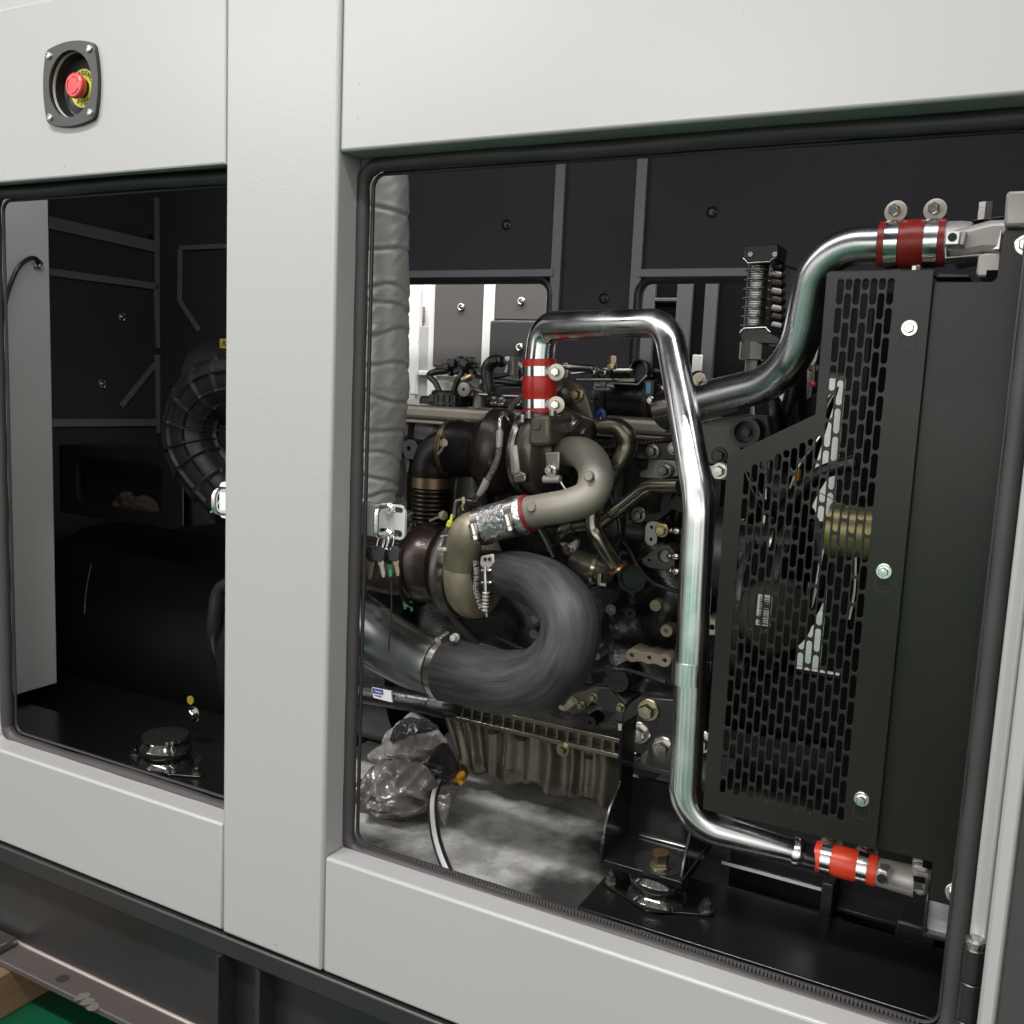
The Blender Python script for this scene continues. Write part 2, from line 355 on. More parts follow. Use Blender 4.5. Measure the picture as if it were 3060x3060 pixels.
def rrect(x0, x1, z0, z1, r, k=6):
    o = []
    for cx, cz, a0 in ((x1 - r, z1 - r, 0), (x0 + r, z1 - r, 90), (x0 + r, z0 + r, 180), (x1 - r, z0 + r, 270)):
        for j in range(k + 1):
            a = math.radians(a0 + 90 * j / k); o.append((cx + r * math.cos(a), cz + r * math.sin(a)))
    return o
def circ(x, z, r, n=24): return [(x + r * math.cos(2 * math.pi * j / n), z + r * math.sin(2 * math.pi * j / n)) for j in range(n)]
def capsule(x, z0, z1, w, k=6):
    r = w / 2; o = []
    for j in range(k + 1): a = math.pi * j / k; o.append((x + r * math.cos(a), z1 - r + r * math.sin(a)))
    for j in range(k + 1): a = math.pi + math.pi * j / k; o.append((x + r * math.cos(a), z0 + r + r * math.sin(a)))
    return o
FRONT = Vector((0, -1, 0))
# ================================================================== SETTING
ZFL = P(300, 2930, .03).z                              # top of the base flange
XW = PZ(30, 2902, ZFL - .013).x; ZF = PX(0, 3050, XW).z  # timber side, floor
o = MB().box(-7, 5, -3.3, 7, ZF - .05, ZF).build('factory_floor', 'floor_green'); tag(o, 'glossy green painted factory floor', 'floor', kind='structure')
# ================================================================== ENCLOSURE
ZTL = P(330, 514, 0).z; ZTR = P(2000, 371, 0).z         # lower edge of upper panels
ZBL = P(330, 2351, 0).z; ZBR = P(1500, 2738, 0).z       # upper edge of lower panels
ZB = P(665, 2782, 0).z                                  # lower edge of everything grey
XP0 = P(676, 1100, 0).x; XP1 = P(1000, 1100, 0).x       # pillar
XRP = P(1018, 300, 0).x                                 # left edge of right panels
ZROOF = P(100, 16, 0).z; ZTOP = .72
XL = -3.2; XR = P(2952, 2360, .0).x
enc = thing('generator_enclosure', (-.9, .6, ZF), 'grey steel generator enclosure with two open door bays and black base rail', 'enclosure')
T = .03
def panel(x0, x1, z0, z1, y=0, t=.05, name='panel', m='paint', bev=.004):
    return MB().box(x0, x1, y, y + t, z0, z1).build(name, m, enc, bev, seg=3)
_e = P(224.5, 256, 0)
plate('upper_panel', [(XL, ZTL), (XP0 - .003, ZTL), (XP0 - .003, ZROOF), (XL, ZROOF)], [circ(_e.x, _e.z, .048, 48)], 0, .012, 'paint', enc, .003)
panel(XP0 - .012, XP0 - .003, ZTL, ZROOF, .016, .03, 'panel_fold')
panel(XL, XP0 - .003, ZB, ZBL, 0, .045, 'sill_panel')
panel(XP0, XP1, ZB, ZTOP, -.003, .052, 'pillar', bev=.005)
panel(XRP, .5, ZTR, ZTOP, 0, .045, 'upper_panel')
panel(XRP - .001, .5, ZB, ZBR, 0, .04, 'sill_panel')
# sloping roof edge over the left bay
MB().box(XL, XP0 - .003, .010, .05, ZROOF + .005, ZROOF + .32).build('roof_fascia', 'paint', enc, .003)
# recessed frame behind the panels, flush round both openings
XO0, XO1, ZO0, ZO1 = -.792, P(2940, 2360, .05).x, -.672, .268            # right opening
XA0, XA1, ZA0, ZA1 = P(2, 1500, .05).x + .004, -.955, -.668, .268   # left opening
plate('door_frame', [(XL, ZB + .02), (XR, ZB + .02), (XR, ZTOP), (XP1 - .02, ZTOP), (XP1 - .02, ZROOF - .02), (XL, ZROOF - .02)],
      [rrect(XO0, XO1, ZO0, ZO1, .03), rrect(XA0, XA1, ZA0, ZA1, .03)], .048, .012, 'paint', enc)
# door seals: rubber tube with pinched metal beads inside
def seal(x0, x1, z0, z1, r, name='door_seal', beads=True):
    L = rrect(x0, x1, z0, z1, .026, 8); pts = [Vector((x, .046, z)) for x, z in L]
    dense = []
    for i in range(len(pts)):
        a, b = pts[i], pts[(i + 1) % len(pts)]; n = max(1, int((b - a).length / .03))
        for j in range(n): dense.append(a.lerp(b, j / n))
    dense += dense[:2]
    m1 = MB().tube([(p + Vector((0, 0, .0012 * math.sin(i * .5))), r * (1 + .05 * math.sin(i * 1.7))) for i, p in enumerate(dense)], 16, False)
    s = m1.build(name, 'seal', enc)
    # gripping flange behind with crimps
    mb = MB(); acc = 0
    Lr = rrect(x0 + r * 1.05, x1 - r * 1.05, z0 + r * 1.05, z1 - r * 1.05, .018, 8)
    q = [Vector((x, .055, z)) for x, z in Lr]; q.append(q[0])
    mb.tube([(p, .0026) for p in q], 8, False)
    mb.build('seal_lip', 'black_satin', s)
    if not beads: return s
    mb = MB()
    for i in range(len(q) - 1):
        a, b = q[i], q[i + 1]
        if not (abs(a.z - b.z) < .001 and a.z < 0): continue
        Ln = (b - a).length; n = int(Ln / .0044)
        if n < 3: continue
        d = (b - a).normalized(); nn = d.cross(Vector((0, 1, 0)))
        for j in range(n):
            c = a + d * (j + .5) * Ln / n + Vector((0, -.0042, 0)); mb.obox(c, d * .0014, Vector((0, .0012, 0)), nn * .003)
    mb.build('crimp_beads', 'bead', s)
    return s
sealR = seal(XO0 + .007, P(2916, 2360, .046).x, ZO0 + .010, ZO1 - .008, .0093)
sealL = seal(XA0 + .004, XA1 - .004, ZA0 + .008, ZA1 - .008, .0105, beads=False)
# jamb fold + bright edge on the right of the bay
XJ0, XJ1, XJ2 = P(2947, 2360, 0).x, P(3001, 2360, -.02).x, P(3056, 2360, -.03).x
MB().box(XJ0, XJ1 + .012, -.004, .05, ZB + .12, ZTR - .012).build('jamb', 'paint', enc, .005, seg=4)
MB().box(XJ0 + .0095, XJ0 + .0155, -.008, -.002, ZB + .12, ZTR - .012).build('jamb_fold', 'paint', enc, .0028, seg=4)
# button-head screws on the pillar jamb
for v in (1517, 1589):
    c = P(1037, v, .046); mb = MB(); mb.lathe(c, FRONT, [(0, .0062), (.0015, .006), (.0035, .004), (.004, .0022), (.0022, .0018)], 16); mb.build('screw', 'black_satin', enc)
# roof / walls / floor of the box
MB().box(XL, .5, .05, 1.24, ZTOP - .02, ZTOP).build('roof', 'paint_in', enc)
MB().box(XL, .5, .062, 1.2, ZTOP - .05, ZTOP - .022).build('roof_lining', 'foam', enc)
MB().box(.36, .40, .05, 1.24, ZB, ZTOP - .052).build('end_wall', 'foam', enc)
# back wall with two door openings
YB = 1.2
bw = [rrect(P(1160, 840, YB).x - .15, P(1652, 838, YB).x, -.62, P(1400, 838, YB).z, .035), rrect(P(1912, 835, YB).x, P(2750, 835, YB).x, -.62, P(1912, 836, YB).z, .035)]
plate('back_wall', [(XL, ZB), (.5, ZB), (.5, ZTOP - .055), (XL, ZTOP - .055)], bw, YB, .03, 'foam', enc)
for L in bw:
    q = [Vector((x, YB - .006, z)) for x, z in L]; q.append(q[0]); MB().tube([(p, .011) for p in q], 10, False).build('door_seal', 'plastic_black', enc)
# trims that hold the foam on the back wall
def vtrim(u, v0, v1, wd, m='paint_trim'):
    a = P(u, v0, YB - .012); b = P(u, v1, YB - .012)
    MB().box(a.x - wd / 2, a.x + wd / 2, YB - .014, YB - .002, b.z, ZTOP - .06).build('foam_trim', m, enc, .001)
vtrim(1676, 500, 1010, .026); vtrim(1920, 490, 1000, .026)
for u0, u1, v in ((1180, 1655, 822), (1908, 2330, 818)):
    a = P(u0, v, YB - .012); b = P(u1, v, YB - .012)
    MB().box(a.x, b.x, YB - .018, YB - .003, a.z - .008, a.z + .010).build('foam_trim', 'paint_trim', enc, .001)
for u, v in ((1514, 672), (1805, 892), (2128, 634)):
    c = P(u, v, YB - .001); mb = MB(); mb.lathe(c, FRONT, [(0, .013), (.002, .013), (.004, .009), (.002, .007), (.002, .004), (.007, .004), (.007, 0.001)], 20); mb.build('foam_washer', 'black_satin', enc)
# left end wall (depth direction) with foam boards and trims
XE = P(468, 900, YB).x
MB().box(XE - .03, XE, .06, YB, ZB, ZTOP - .055).build('end_wall', 'foam', enc)
def etrim(a, b, wdt):                                     # bar on the end wall between two photo points
    p, q = PX(*a, XE + .004), PX(*b, XE + .004); d = (q - p).normalized(); n = Vector((1, 0, 0)).cross(d) * wdt / 2
    MB().prism([p + n, q + n, q - n, p - n], (.010, 0, 0)).build('foam_trim', 'paint_trim', enc, .001)
etrim((140, 664), (462, 738), .034); etrim((140, 812), (466, 856), .020); etrim((150, 1263), (466, 1262), .022)
etrim((464, 590), (467, 856), .014); etrim((464, 856), (470, 1040), .016); etrim((468, 1060), (474, 1295), .022); etrim((459, 1088), (358, 1214), .014)
for u, v in ((365, 946), (306, 1147), (216, 673), (448, 715)):
    c = PX(u, v, XE); mb = MB(); mb.lathe(c, (1, 0, 0), [(0, .016), (.003, .016), (.005, .011), (.002, .009), (.002, .005), (.008, .005), (.008, .001)], 20); mb.build('foam_washer', 'zinc' if v > 900 else 'black_satin', enc)
# bent trim on the back wall, left bay
for a, b in (((540, 742), (700, 735)), ((541, 745), (540, 900)), ((540, 900), (598, 988))):
    p, q = P(*a, YB - .004), P(*b, YB - .004); d = (q - p).normalized(); n = Vector((0, 1, 0)).cross(d) * .007
    MB().prism([p + n, q + n, q - n, p - n], (0, -.008, 0)).build('foam_trim', 'paint_trim', enc, .001)
# inside floor tray
ZT = -.775
MB().box(XE, .36, .06, 1.2, ZT - .02, ZT).build('floor_tray', 'tray', enc)
# base rail below: lip, web, lower flange with a welded stiffener
MB().box(XL, .5, -.004, .05, ZB - .035, ZB - .004).build('base_lip', 'black_satin', enc, .003)
MB().box(XL, .5, .030, .038, ZFL - .004, ZB - .03).build('base_web', 'black_satin', enc)
yfr = PZ(200, 2967, ZFL).y
MB().box(XL, .5, yfr, .036, ZFL - .012, ZFL).build('base_flange', 'beam', enc, .0025, seg=3)
MB().tube([(Vector((x, .028, ZFL + .0005)), .0035) for x in (XL, -1.6, -1.0, 0, .5)], 12).build('flange_highlight_rod', 'fold_highlight', enc)  # highlight of the fold, painted by a paler rod
xs = P(690, 2980, .02).x
MB().box(xs, xs + .006, -.012, .032, ZFL, ZB - .035).build('stiffener', 'black_satin', enc); MB().box(xs + .070, xs + .078, -.004, .032, ZFL, ZB - .035).build('stiffener', 'black_satin', enc)
MB().box(xs + .006, xs + .07, .024, .029, ZFL, ZB - .036).build('recess_plate', 'plastic_black', enc)
MB().lathe(PZ(187, 2924, ZFL + .0003), (0, 0, 1), [(0, .0105), (.0004, .0105), (.0004, .0005)], 20).build('drain_hole', 'ink', enc)
q = PZ(245, 2978, ZFL + .0002); mb = MB()
for k in range(3): mb.prism([q + Vector((.018 * k + .009 * math.cos(a) * (1 + .25 * math.sin(3 * a + k)), .012 * math.sin(a) * (1 + .2 * math.sin(2 * a + k)) - .004 * k, 0)) for a in [2 * math.pi * j / 18 for j in range(18)]], (0, 0, .0002))
mb.build('dust_smear', 'dust', enc)

# ---------------------------------------------------------------- control cabinet behind the left bay
cab = thing('control_cabinet', (P(160, 2040, .42).x - .15, .2, ZT), 'pale grey cabinet side at the far left of the left door bay', 'cabinet')
q = P(158, 1300, .42); XC = q.x; zc = P(165, 2040, .42).z
mb = MB(); mb.box(XC - .3, XC, .075, .42, zc, .60); mb.build('cabinet_body', 'cabinet_paint', cab, .003)
c = PX(112, 790, XC + .001)
mb = MB(); mb.lathe(c, (1, 0, 0), [(0, .010), (.006, .010), (.008, .006)], 16); mb.build('cable_gland', 'zinc', cab)
cb = MB(); pts = [(PX(u, v, XC + .012), .0048) for u, v in ((118, 800), (112, 778), (90, 772), (55, 800), (25, 870), (5, 960), (-20, 1080))]
pts[0] = (pts[0][0] - Vector((.014, 0, 0)), .0048)
o = cb.tube(resample(pts, 6), 10).build('black_cable', 'plastic_black'); tag(o, 'thin black cable curving down out of the pale grey cabinet side', 'cable')

# ---------------------------------------------------------------- neighbouring enclosure seen through the back doors
YN = 2.1
nb = thing('neighbour_enclosure', (-2.2, YN, ZF), 'brightly lit pale enclosure standing behind, seen through the rear door openings', 'enclosure')
def NP(u0, v0, u1, v1, y=0, t=.03): 
    a, b = P(u0, v0, YN + y), P(u1, v1, YN + y); return MB().box(min(a.x, b.x), max(a.x, b.x), YN + y, YN + y + t, min(a.z, b.z), max(a.z, b.z))
NP(1120, 760, 1800, 1330, .06, .04).build('side_panel', 'white_wall', nb)
NP(1215, 830, 1243, 1180, -.02).build('corner_post', 'white_wall', nb, .004)
NP(1285, 830, 1301, 1215, -.02).build('corner_post', 'white_wall', nb, .004)
NP(1246, 975, 1283, 1200, -.01).build('lower_panel', 'plate_grey', nb, .002)
NP(1302, 780, 1446, 1100, -.03).build('foam_panel', 'foam_grey', nb, .004)
NP(1448, 800, 1466, 1160, -.035).build('centre_post', 'white_wall', nb, .003)
NP(1470, 780, 1700, 958, -.03).build('foam_panel', 'foam_grey', nb, .004)
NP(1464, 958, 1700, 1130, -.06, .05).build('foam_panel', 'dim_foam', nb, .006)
NP(1250, 1108, 1446, 1130, -.02).build('lower_panel', 'white_wall', nb, .002)
for u, v in ((1378, 918), (1558, 900), (1553, 1038)):
    c = P(u, v, YN - .062 if v > 1000 else YN - .032); MB().lathe(c, FRONT, [(0, .014), (.003, .014), (.005, .010), (.003, .008), (.003, .004), (.008, .004), (.008, .001)], 18).build('foam_washer', 'zinc', nb)
c = P(1258, 940, YN + .05); MB().obox(c, (.012, 0, 0), (0, .01, 0), (0, 0, .03)).build('latch', 'dull_steel', nb, .003)
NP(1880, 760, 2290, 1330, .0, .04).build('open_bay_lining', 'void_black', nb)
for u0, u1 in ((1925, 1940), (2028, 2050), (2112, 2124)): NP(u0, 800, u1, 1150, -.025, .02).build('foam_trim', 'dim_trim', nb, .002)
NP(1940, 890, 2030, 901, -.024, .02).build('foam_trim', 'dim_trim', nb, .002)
NP(2070, 1060, 2090, 1200, -.03, .02).build('side_panel', 'plate_grey', nb, .002)
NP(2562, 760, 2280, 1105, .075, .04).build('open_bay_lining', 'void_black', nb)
NP(2300, 1106, 2535, 1840, .10, .04).build('side_panel', 'white_wall', nb)
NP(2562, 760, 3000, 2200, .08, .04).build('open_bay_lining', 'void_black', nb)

# ---------------------------------------------------------------- open door on the right + hinge
dr = thing('enclosure_door', (.05, -.02, ZB), 'open enclosure door at the right edge showing its grey rim and dark foam lining', 'door')
def dwall(m, a, b, z0, z1, th, name, bev=.003):
    return MB().box(a, b, -.03 - th, -.03, z0, z1).build(name, m, dr, bev)
dwall('paint', XJ1, .62, ZB + .16, ZTR - .02, .004, 'door_skin')
dwall('paint', XJ1, XJ2, ZB + .16, ZTR - .02, .010, 'door_rim', .003)
dwall('dim_foam', XJ2 + .001, .60, ZB + .19, ZTR - .05, .008, 'foam_lining', .002)
hg = thing('barrel_hinge', P(2915, 2950, -.01), 'black barrel hinge with a bare steel pin top low on the right door post', 'hinge')
ht = P(2914, 2826, -.012); hz = [ht.z, ht.z - .035, ht.z - .075, ht.z - .115, ht.z - .16]
for i in range(4):
    MB().lathe((ht.x, -.014, hz[i]), (0, 0, -1), [(0, .0095), (.001, .0105), (hz[i] - hz[i + 1] - .0016, .0105), (hz[i] - hz[i + 1] - .0008, .0095)], 20).build('knuckle', 'plastic_black', hg)
MB().lathe((ht.x, -.014, ht.z - .001), (0, 0, 1), [(0, .008), (.005, .008), (.006, .0095), (.008, .0095), (.009, .008)], 20).build('hinge_pin', 'zinc', hg)
MB().box(ht.x, ht.x + .04, -.012, -.008, hz[4], hz[0] - .002).build('hinge_leaf', 'plastic_black', hg)

# ---------------------------------------------------------------- emergency stop in its recessed cup
es = P(224.5, 256, 0)
et = thing('emergency_stop', es, 'red mushroom emergency stop button in a black cup with a four-screw grey frame', 'stop button')
h = .0585; ro = .0462; dp = .0150
def squircle(r, k):
    o = []; c = r * .865; bul = r - c; n = 10
    for q in range(4):
        a0 = math.pi / 2 * q; ux, uz = math.cos(a0), math.sin(a0); vx, vz = -uz, ux
        for j in range(n + 1):
            t = -1 + 2 * j / n; t = max(-.93, min(.93, t)); d = c + bul * (1 - t * t)
            o.append((es.x + ux * d + vx * c * t * 1.0, es.z + uz * d + vz * c * t * 1.0))
    return o
plate('cup_frame', squircle(h * .985, 4.6), [circ(es.x, es.z, ro, 48)], -.0085, .0025, 'ring_grey', et, .0006)
plate('frame_edge', squircle(h * .99, 4.6), [circ(es.x, es.z, ro + .001, 48)], -.0058, .0055, 'plastic_black', et, .0004)
MB().lathe((es.x, -.0055, es.z), (0, 1, 0), [(0, ro + .0006), (.004, ro * .99), (.012, ro * .95), (dp + .004, ro * .88), (dp + .006, ro * .8), (dp + .0062, .001)], 48, False).build('cup', 'cup', et)
MB().lathe((es.x, dp, es.z), (0, -1, 0), [(0, .027), (.0015, .027), (.0015, .001)], 40).build('legend_disc', 'yellow', et)
MB().lathe((es.x, dp - .001, es.z), (0, -1, 0), [(0, .0135), (.004, .0135), (.006, .0125)], 32).build('button_collar', 'plastic_black', et)
bt = MB().lathe((es.x, dp - .004, es.z), (0, -1, 0), [(0, .010), (.001, .0125), (.004, .0155), (.007, .0172), (.0105, .0176), (.0130, .0172), (.0147, .0155), (.0150, .010), (.0150, .001)], 40).build('button', 'red_button', et)
yf = dp - .004 - .0152
mb = MB()
for k in range(3):
    a0 = math.radians(20 + 120 * k)
    mb.tube([(Vector((es.x + .0115 * math.cos(a0 + q * .22), yf, es.z + .0115 * math.sin(a0 + q * .22))), .0006) for q in range(7)], 6)
mb.build('arrow_marks', 'dark_red', bt)
items = []
def arc_text(st, r, mid, span, size, flip=1):
    n = len(st)
    for i, ch in enumerate(st):
        a = math.radians(mid + (span / 2 - span * i / (n - 1)) * flip)
        m = Matrix.Translation((es.x + r * math.cos(a), dp - .0018, es.z + r * math.sin(a))) @ Matrix.Rotation(-(a - math.pi / 2 * flip), 4, 'Y') @ Matrix.Rotation(math.pi / 2, 4, 'X')
        items.append((ch, size, m))
arc_text('EMERGENCY', .0208, 90, 150, .0082); arc_text('STOP', .0208, 270, 62, .0082, -1)
link('lettering', text_mesh(items, .0002), 'ink', et)
for i, (dx, dz) in enumerate(((-1, 1), (1, 1), (1, -1), (-1, -1))):
    c = Vector((es.x + dx * h * .73, -.0085, es.z + dz * h * .73)); mb = MB()
    mb.lathe(c, FRONT, [(0, .0052), (.0018, .0052), (.0032, .0046), (.0038, .0032), (.0026, .0026), (.0026, .0005)], 8); mb.build('screw', 'zinc_bright', et)

# ---------------------------------------------------------------- things outside at the foot
x0, x1 = PZ(-60, 2900, ZFL).x, PZ(225, 2985, ZFL).x
wd = MB().box(XW - .25, XW, -.30, .5, ZF, ZFL - .013).build('timber_bearer', 'wood', None, .003); tag(wd, 'brown timber block on the green floor under the base flange', 'timber')
a = PZ(-30, 2790, ZFL + .012); b = PZ(42, 2812, ZFL + .012)
fk = MB().box(a.x - .1, b.x, -.030, .022, ZFL + .0005, ZFL + .016).build('steel_bar', 'dull_steel', None, .003); tag(fk, 'short flat grey steel bar end lying on the black base flange', 'bar')
# ================================================================== ENGINE
def T(name, m, pts, parent=None, n=28, k=6, **kw):
    return MB().tube(resample(px(pts), k), n).build(name, m, parent, **kw)
def bar(mb, u0, v0, u1, v1, Y, th): return mb.pp([(u0, v0), (u1, v0), (u1, v1), (u0, v1)], Y, th)
def band(mb, a, b, w0, w1, n=36):             # clamp band: ring with rounded edges round axis a-b between radii
    ax = (b - a); L = ax.length; return mb.lathe(a, ax, [(0, w0), (0, w1), (L, w1), (L, w0)], n, False)
YB_ = .52
eng = thing('diesel_engine', P(1600, 2250, .7), 'large black diesel engine block with aluminium head cover and ribbed oil pan', 'engine')
EX0, EX1 = -1.32, P(2120, 1600, YB_).x
zt = P(1300, 1213, .55).z; zb1 = P(1300, 1256, .55).z; zb2 = P(1300, 1268, .55).z
zh = P(1500, 1560, .52).z; zk = P(1400, 2118, .48).z; zr = P(1400, 2158, .48).z
mb = MB(); mb.box(EX0, EX1 - .03, .55, .92, zb1, zt)
mb.build('head_cover', 'head_alu', eng, .008, seg=3)
mb = MB(); mb.box(EX0, EX1 - .015, .542, .93, zb2, zb1 - .0005)
mb.build('cover_flange', 'head_alu', eng, .002)
rows = []; NX = 170; NZ = 40; zt_h = zb2 - .0005
for i in range(NX + 1):
    x = EX0 + (EX1 - EX0) * i / NX; row = []
    for j in range(NZ + 1):
        z = zh + (zt_h - zh) * j / NZ; y = .562 + .010 * noise.noise(Vector((x * 14, z * 14, 1))) + .005 * noise.noise(Vector((x * 40, z * 40, 7)))
        cell = (x * 11.5) % 1; y += .022 * (1 - min(1, abs(cell - .5) / .30)) ** .5 if abs(cell - .5) < .30 and .12 < (z - zh) / (zt_h - zh) < .78 else 0
        y -= .014 if abs(((x * 11.5) % 1) - .04) < .035 else 0
        row.append(Vector((x, y, z)))
    rows.append(row + [Vector((x, .93, zt_h)), Vector((x, .93, zh))])
MB().grid(rows).build('cylinder_head', 'cast_dark', eng, 0, 45)
# block: cast surface with bosses, ribs, swellings
def block_y(x, z):
    y = YB_
    for u, v, r, h in ((1850, 1880, 45, .018), (1980, 1850, 60, .022), (2010, 1780, 60, .02), (1890, 1725, 52, .02), (1845, 2010, 60, .03), (1700, 1790, 50, .014), (1960, 1660, 60, .015), (1750, 2140, 80, .015), (1600, 1900, 90, .01), (1450, 1950, 120, -.02)):
        c = P(u, v, YB_); rr = r * S(u, v, YB_); d = math.hypot(x - c.x, z - c.z) / rr
        if d < 1.6: y -= h * max(0, 1 - (d / 1.6) ** 2) ** 1.5
    y -= .012 * max(0, 1 - abs((z - P(1900, 2060, YB_).z) / .02)) + .006 * noise.noise(Vector((x * 9, z * 9, 3))) + .003 * noise.noise(Vector((x * 30, z * 30, 5)))
    return y
rows = []; NX, NZ = 150, 90
for i in range(NX + 1):
    x = EX0 + (EX1 - EX0) * i / NX; rows.append([Vector((x, block_y(x, zk + (zh - zk) * j / NZ), zk + (zh - zk) * j / NZ)) for j in range(NZ + 1)] + [Vector((x, .93, zh)), Vector((x, .93, zk))])
MB().grid(rows).build('engine_block', 'cast_black', eng, 0, 50)
# oil pan rail with open cells, then the fluted pan
mb = MB(); mb.box(EX0, P(1850, 2220, .48).x, .482, .93, zr - .004, zr + .004); mb.box(EX0, P(1850, 2220, .48).x, .482, .93, zk - .002, zk + .006)
x = P(1340, 2120, .48).x; xe = P(1850, 2220, .48).x; q = 0
while x < xe: 
    mb.box(x, x + .0045, .484, .52, zr + .0035, zk - .0015); x += .0205 if q % 4 else .024; q += 1
mb.box(EX0, P(1330, 2120, .48).x, .484, .52, zr + .0035, zk - .0015)
mb.box(EX0 + .02, xe - .004, .508, .9, zr + .0035, zk - .0015)
mb.build('oil_pan_rail', 'pan', eng, .001)
zp = P(1600, 2365, .5).z
xa, xb = P(1318, 2160, .5).x, P(1850, 2430, .5).x; rows = []; NX = 150
for i in range(NX + 1):
    x = xa + (xb - xa) * i / NX; t = i / NX
    wv = 0
    for c, wd, h_ in ((.05, .05, .012), (.17, .035, .02), (.28, .04, .012), (.40, .045, .018), (.52, .03, .008), (.635, .045, .022), (.76, .03, .02), (.83, .03, .012), (.92, .05, .020)):
        wv += h_ * math.exp(-((t - c) / wd) ** 2)
    row = []
    for zz, k in ((zr - .004, 1.2), (zr - .016, 1.0), (zr - .03, .8), (zr - .06, .9), (zr - .09, 1.), (zp + .035, 1.05), (zp + .012, 1.0), (zp, .7), (zp - .004, .2)):
        xx = x + (0.05 * max(0, (zr - zz) / (zr - zp)) * max(0, 1 - t * 3))
        row.append(Vector((xx, .505 - wv * k + (.0 if zz > zp + .01 else .02), zz - .006 * math.sin(t * 21) * (zz < zp + .04))))
    row += [Vector((row[-1].x, .88, zp)), Vector((row[-1].x, .88, zr - .004))]
    rows.append(row)
MB().grid(rows).build('oil_pan', 'pan', eng, 0, 60)
for u, v in ((1680, 2237), (1386, 2166), (1455, 2180), (1540, 2200), (1640, 2232), (1745, 2254)):
    c = P(u, v + 4, .475); mb = MB()
    if u == 1680: mb.bolt(c + Vector((0, .006, 0)), FRONT, .008, .014, 1.6); mb.build('pan_bolt', 'yellow_zinc', eng)
    else: mb.lathe(c + Vector((0, .022, -.004)), (0, 0, -1), [(0, .009), (.007, .009), (.008, .006)], 6); mb.build('pan_bolt', 'black_satin', eng)
# bosses and plugs on the block face
def boss(u, v, r, m='cast_grey', hole=.35, Y=.478, h=.04, name='boss'):
    c = P(u, v, Y); R_ = r * S(u, v, Y); mb = MB()
    mb.lathe(c + Vector((0, h, 0)), FRONT, [(0, R_ * 1.12), (h * .8, R_ * 1.02), (h, R_ * .97), (h, R_ * hole), (h - .008, R_ * hole), (h - .008, .0005)] if hole else [(0, R_ * 1.12), (h * .85, R_ * 1.02), (h, R_ * .95), (h, .0005)], 28)
    return mb.build(name, m, eng)
boss(1825, 1822, 17, 'dull_steel', .4); boss(1883, 1834, 18, 'black_satin', .3); boss(1958, 1810, 18, 'cast_beige', 0)
boss(1991, 1885, 19, 'cast_beige', .38); boss(2127, 1878, 16, 'cast_beige', .45); boss(1763, 2158, 19, 'black_satin', .3)
boss(1890, 1726, 40, 'black_satin', 0, .47, .03, 'core_plug'); boss(1600, 1815, 12, 'dull_steel', 0); boss(1598, 1850, 14, 'dull_steel', 0); boss(1595, 1895, 15, 'dull_steel', 0)
boss(1845, 2035, 36, 'cast_black', 0, .45, .06)
MB().lathe(P(1890, 1726, .466), FRONT, [(0, .0245), (.004, .0245), (.004, .019), (.001, .018), (.001, .001)], 28).build('core_plug_rim', 'black_gloss', eng)
# pads with bolt holes
def pad(pts, holes, Y, th, m='cast_beige', name='pad'):
    L = [(P(u, v, Y).x, P(u, v, Y).z) for u, v in pts]; H = [circ(P(u, v, Y).x, P(u, v, Y).z, r * S(u, v, Y), 14) for u, v, r in holes]
    return plate(name, L, H, Y, th, m, eng, .0008)
def rounded_chain(cs, neck):                  # outline of a bar of round bosses
    top = []; bot = []
    n = len(cs)
    for i, (u, v, r) in enumerate(cs):
        a = math.atan2(cs[min(i + 1, n - 1)][1] - cs[max(i - 1, 0)][1], cs[min(i + 1, n - 1)][0] - cs[max(i - 1, 0)][0])
        rng = range(-90, 91, 30) if 0 < i < n - 1 else range(-90, 91, 20)
        if i == 0: angs = list(range(180, 299, 15))
        elif i == n - 1: angs = list(range(245, 361, 15))
        else: angs = list(range(235, 306, 14))
        for d in angs: b = a + math.radians(d); top.append((u + r * math.cos(b), v + r * math.sin(b)))
        if i < n - 1: m_ = ((u + cs[i + 1][0]) / 2, (v + cs[i + 1][1]) / 2); top.append((m_[0] + neck * math.sin(a), m_[1] - neck * math.cos(a)))
        if i == 0: angs = list(range(62, 180, 15))
        elif i == n - 1: angs = list(range(0, 118, 15))
        else: angs = list(range(54, 127, 14))
        seg = [(u + r * math.cos(a + math.radians(d)), v + r * math.sin(a + math.radians(d))) for d in reversed(angs)]
        bot += seg
        if i < n - 1: bot.append((m_[0] - neck * math.sin(a), m_[1] + neck * math.cos(a)))
    # bot runs left to right
    return top + list(reversed(bot))
pad(rounded_chain([(1890, 1958, 19), (1940, 1966, 17), (1986, 1974, 18)], 13), [(1888, 1958, 8), (1940, 1966, 8), (1986, 1974, 8)], .47, .04)
pad([(1930, 1575), (1936, 1562), (1950, 1558), (1985, 1566), (1985, 1592), (1964, 1600), (1962, 1622), (1950, 1630), (1936, 1628), (1928, 1615)], [(1947, 1576, 6), (1945, 1612, 6)], .47, .05, 'dull_steel')
pad([(1920, 1672), (1945, 1652), (1975, 1630), (2000, 1632), (2015, 1650), (2015, 1690), (1995, 1700), (1975, 1700), (1938, 1694), (1922, 1684)], [(1985, 1662, 22), (1940, 1674, 6)], .472, .04, 'cast_grey')
MB().lathe(P(1985, 1662, .488), FRONT, [(0, .0135), (.004, .0135), (.006, .012), (.006, .001)], 24).build('sensor_plug', 'dull_steel', eng)
pad([(2110, 1850), (2136, 1855), (2136, 1896), (2110, 1896)], [(2128, 1874, 9)], .44, .05)
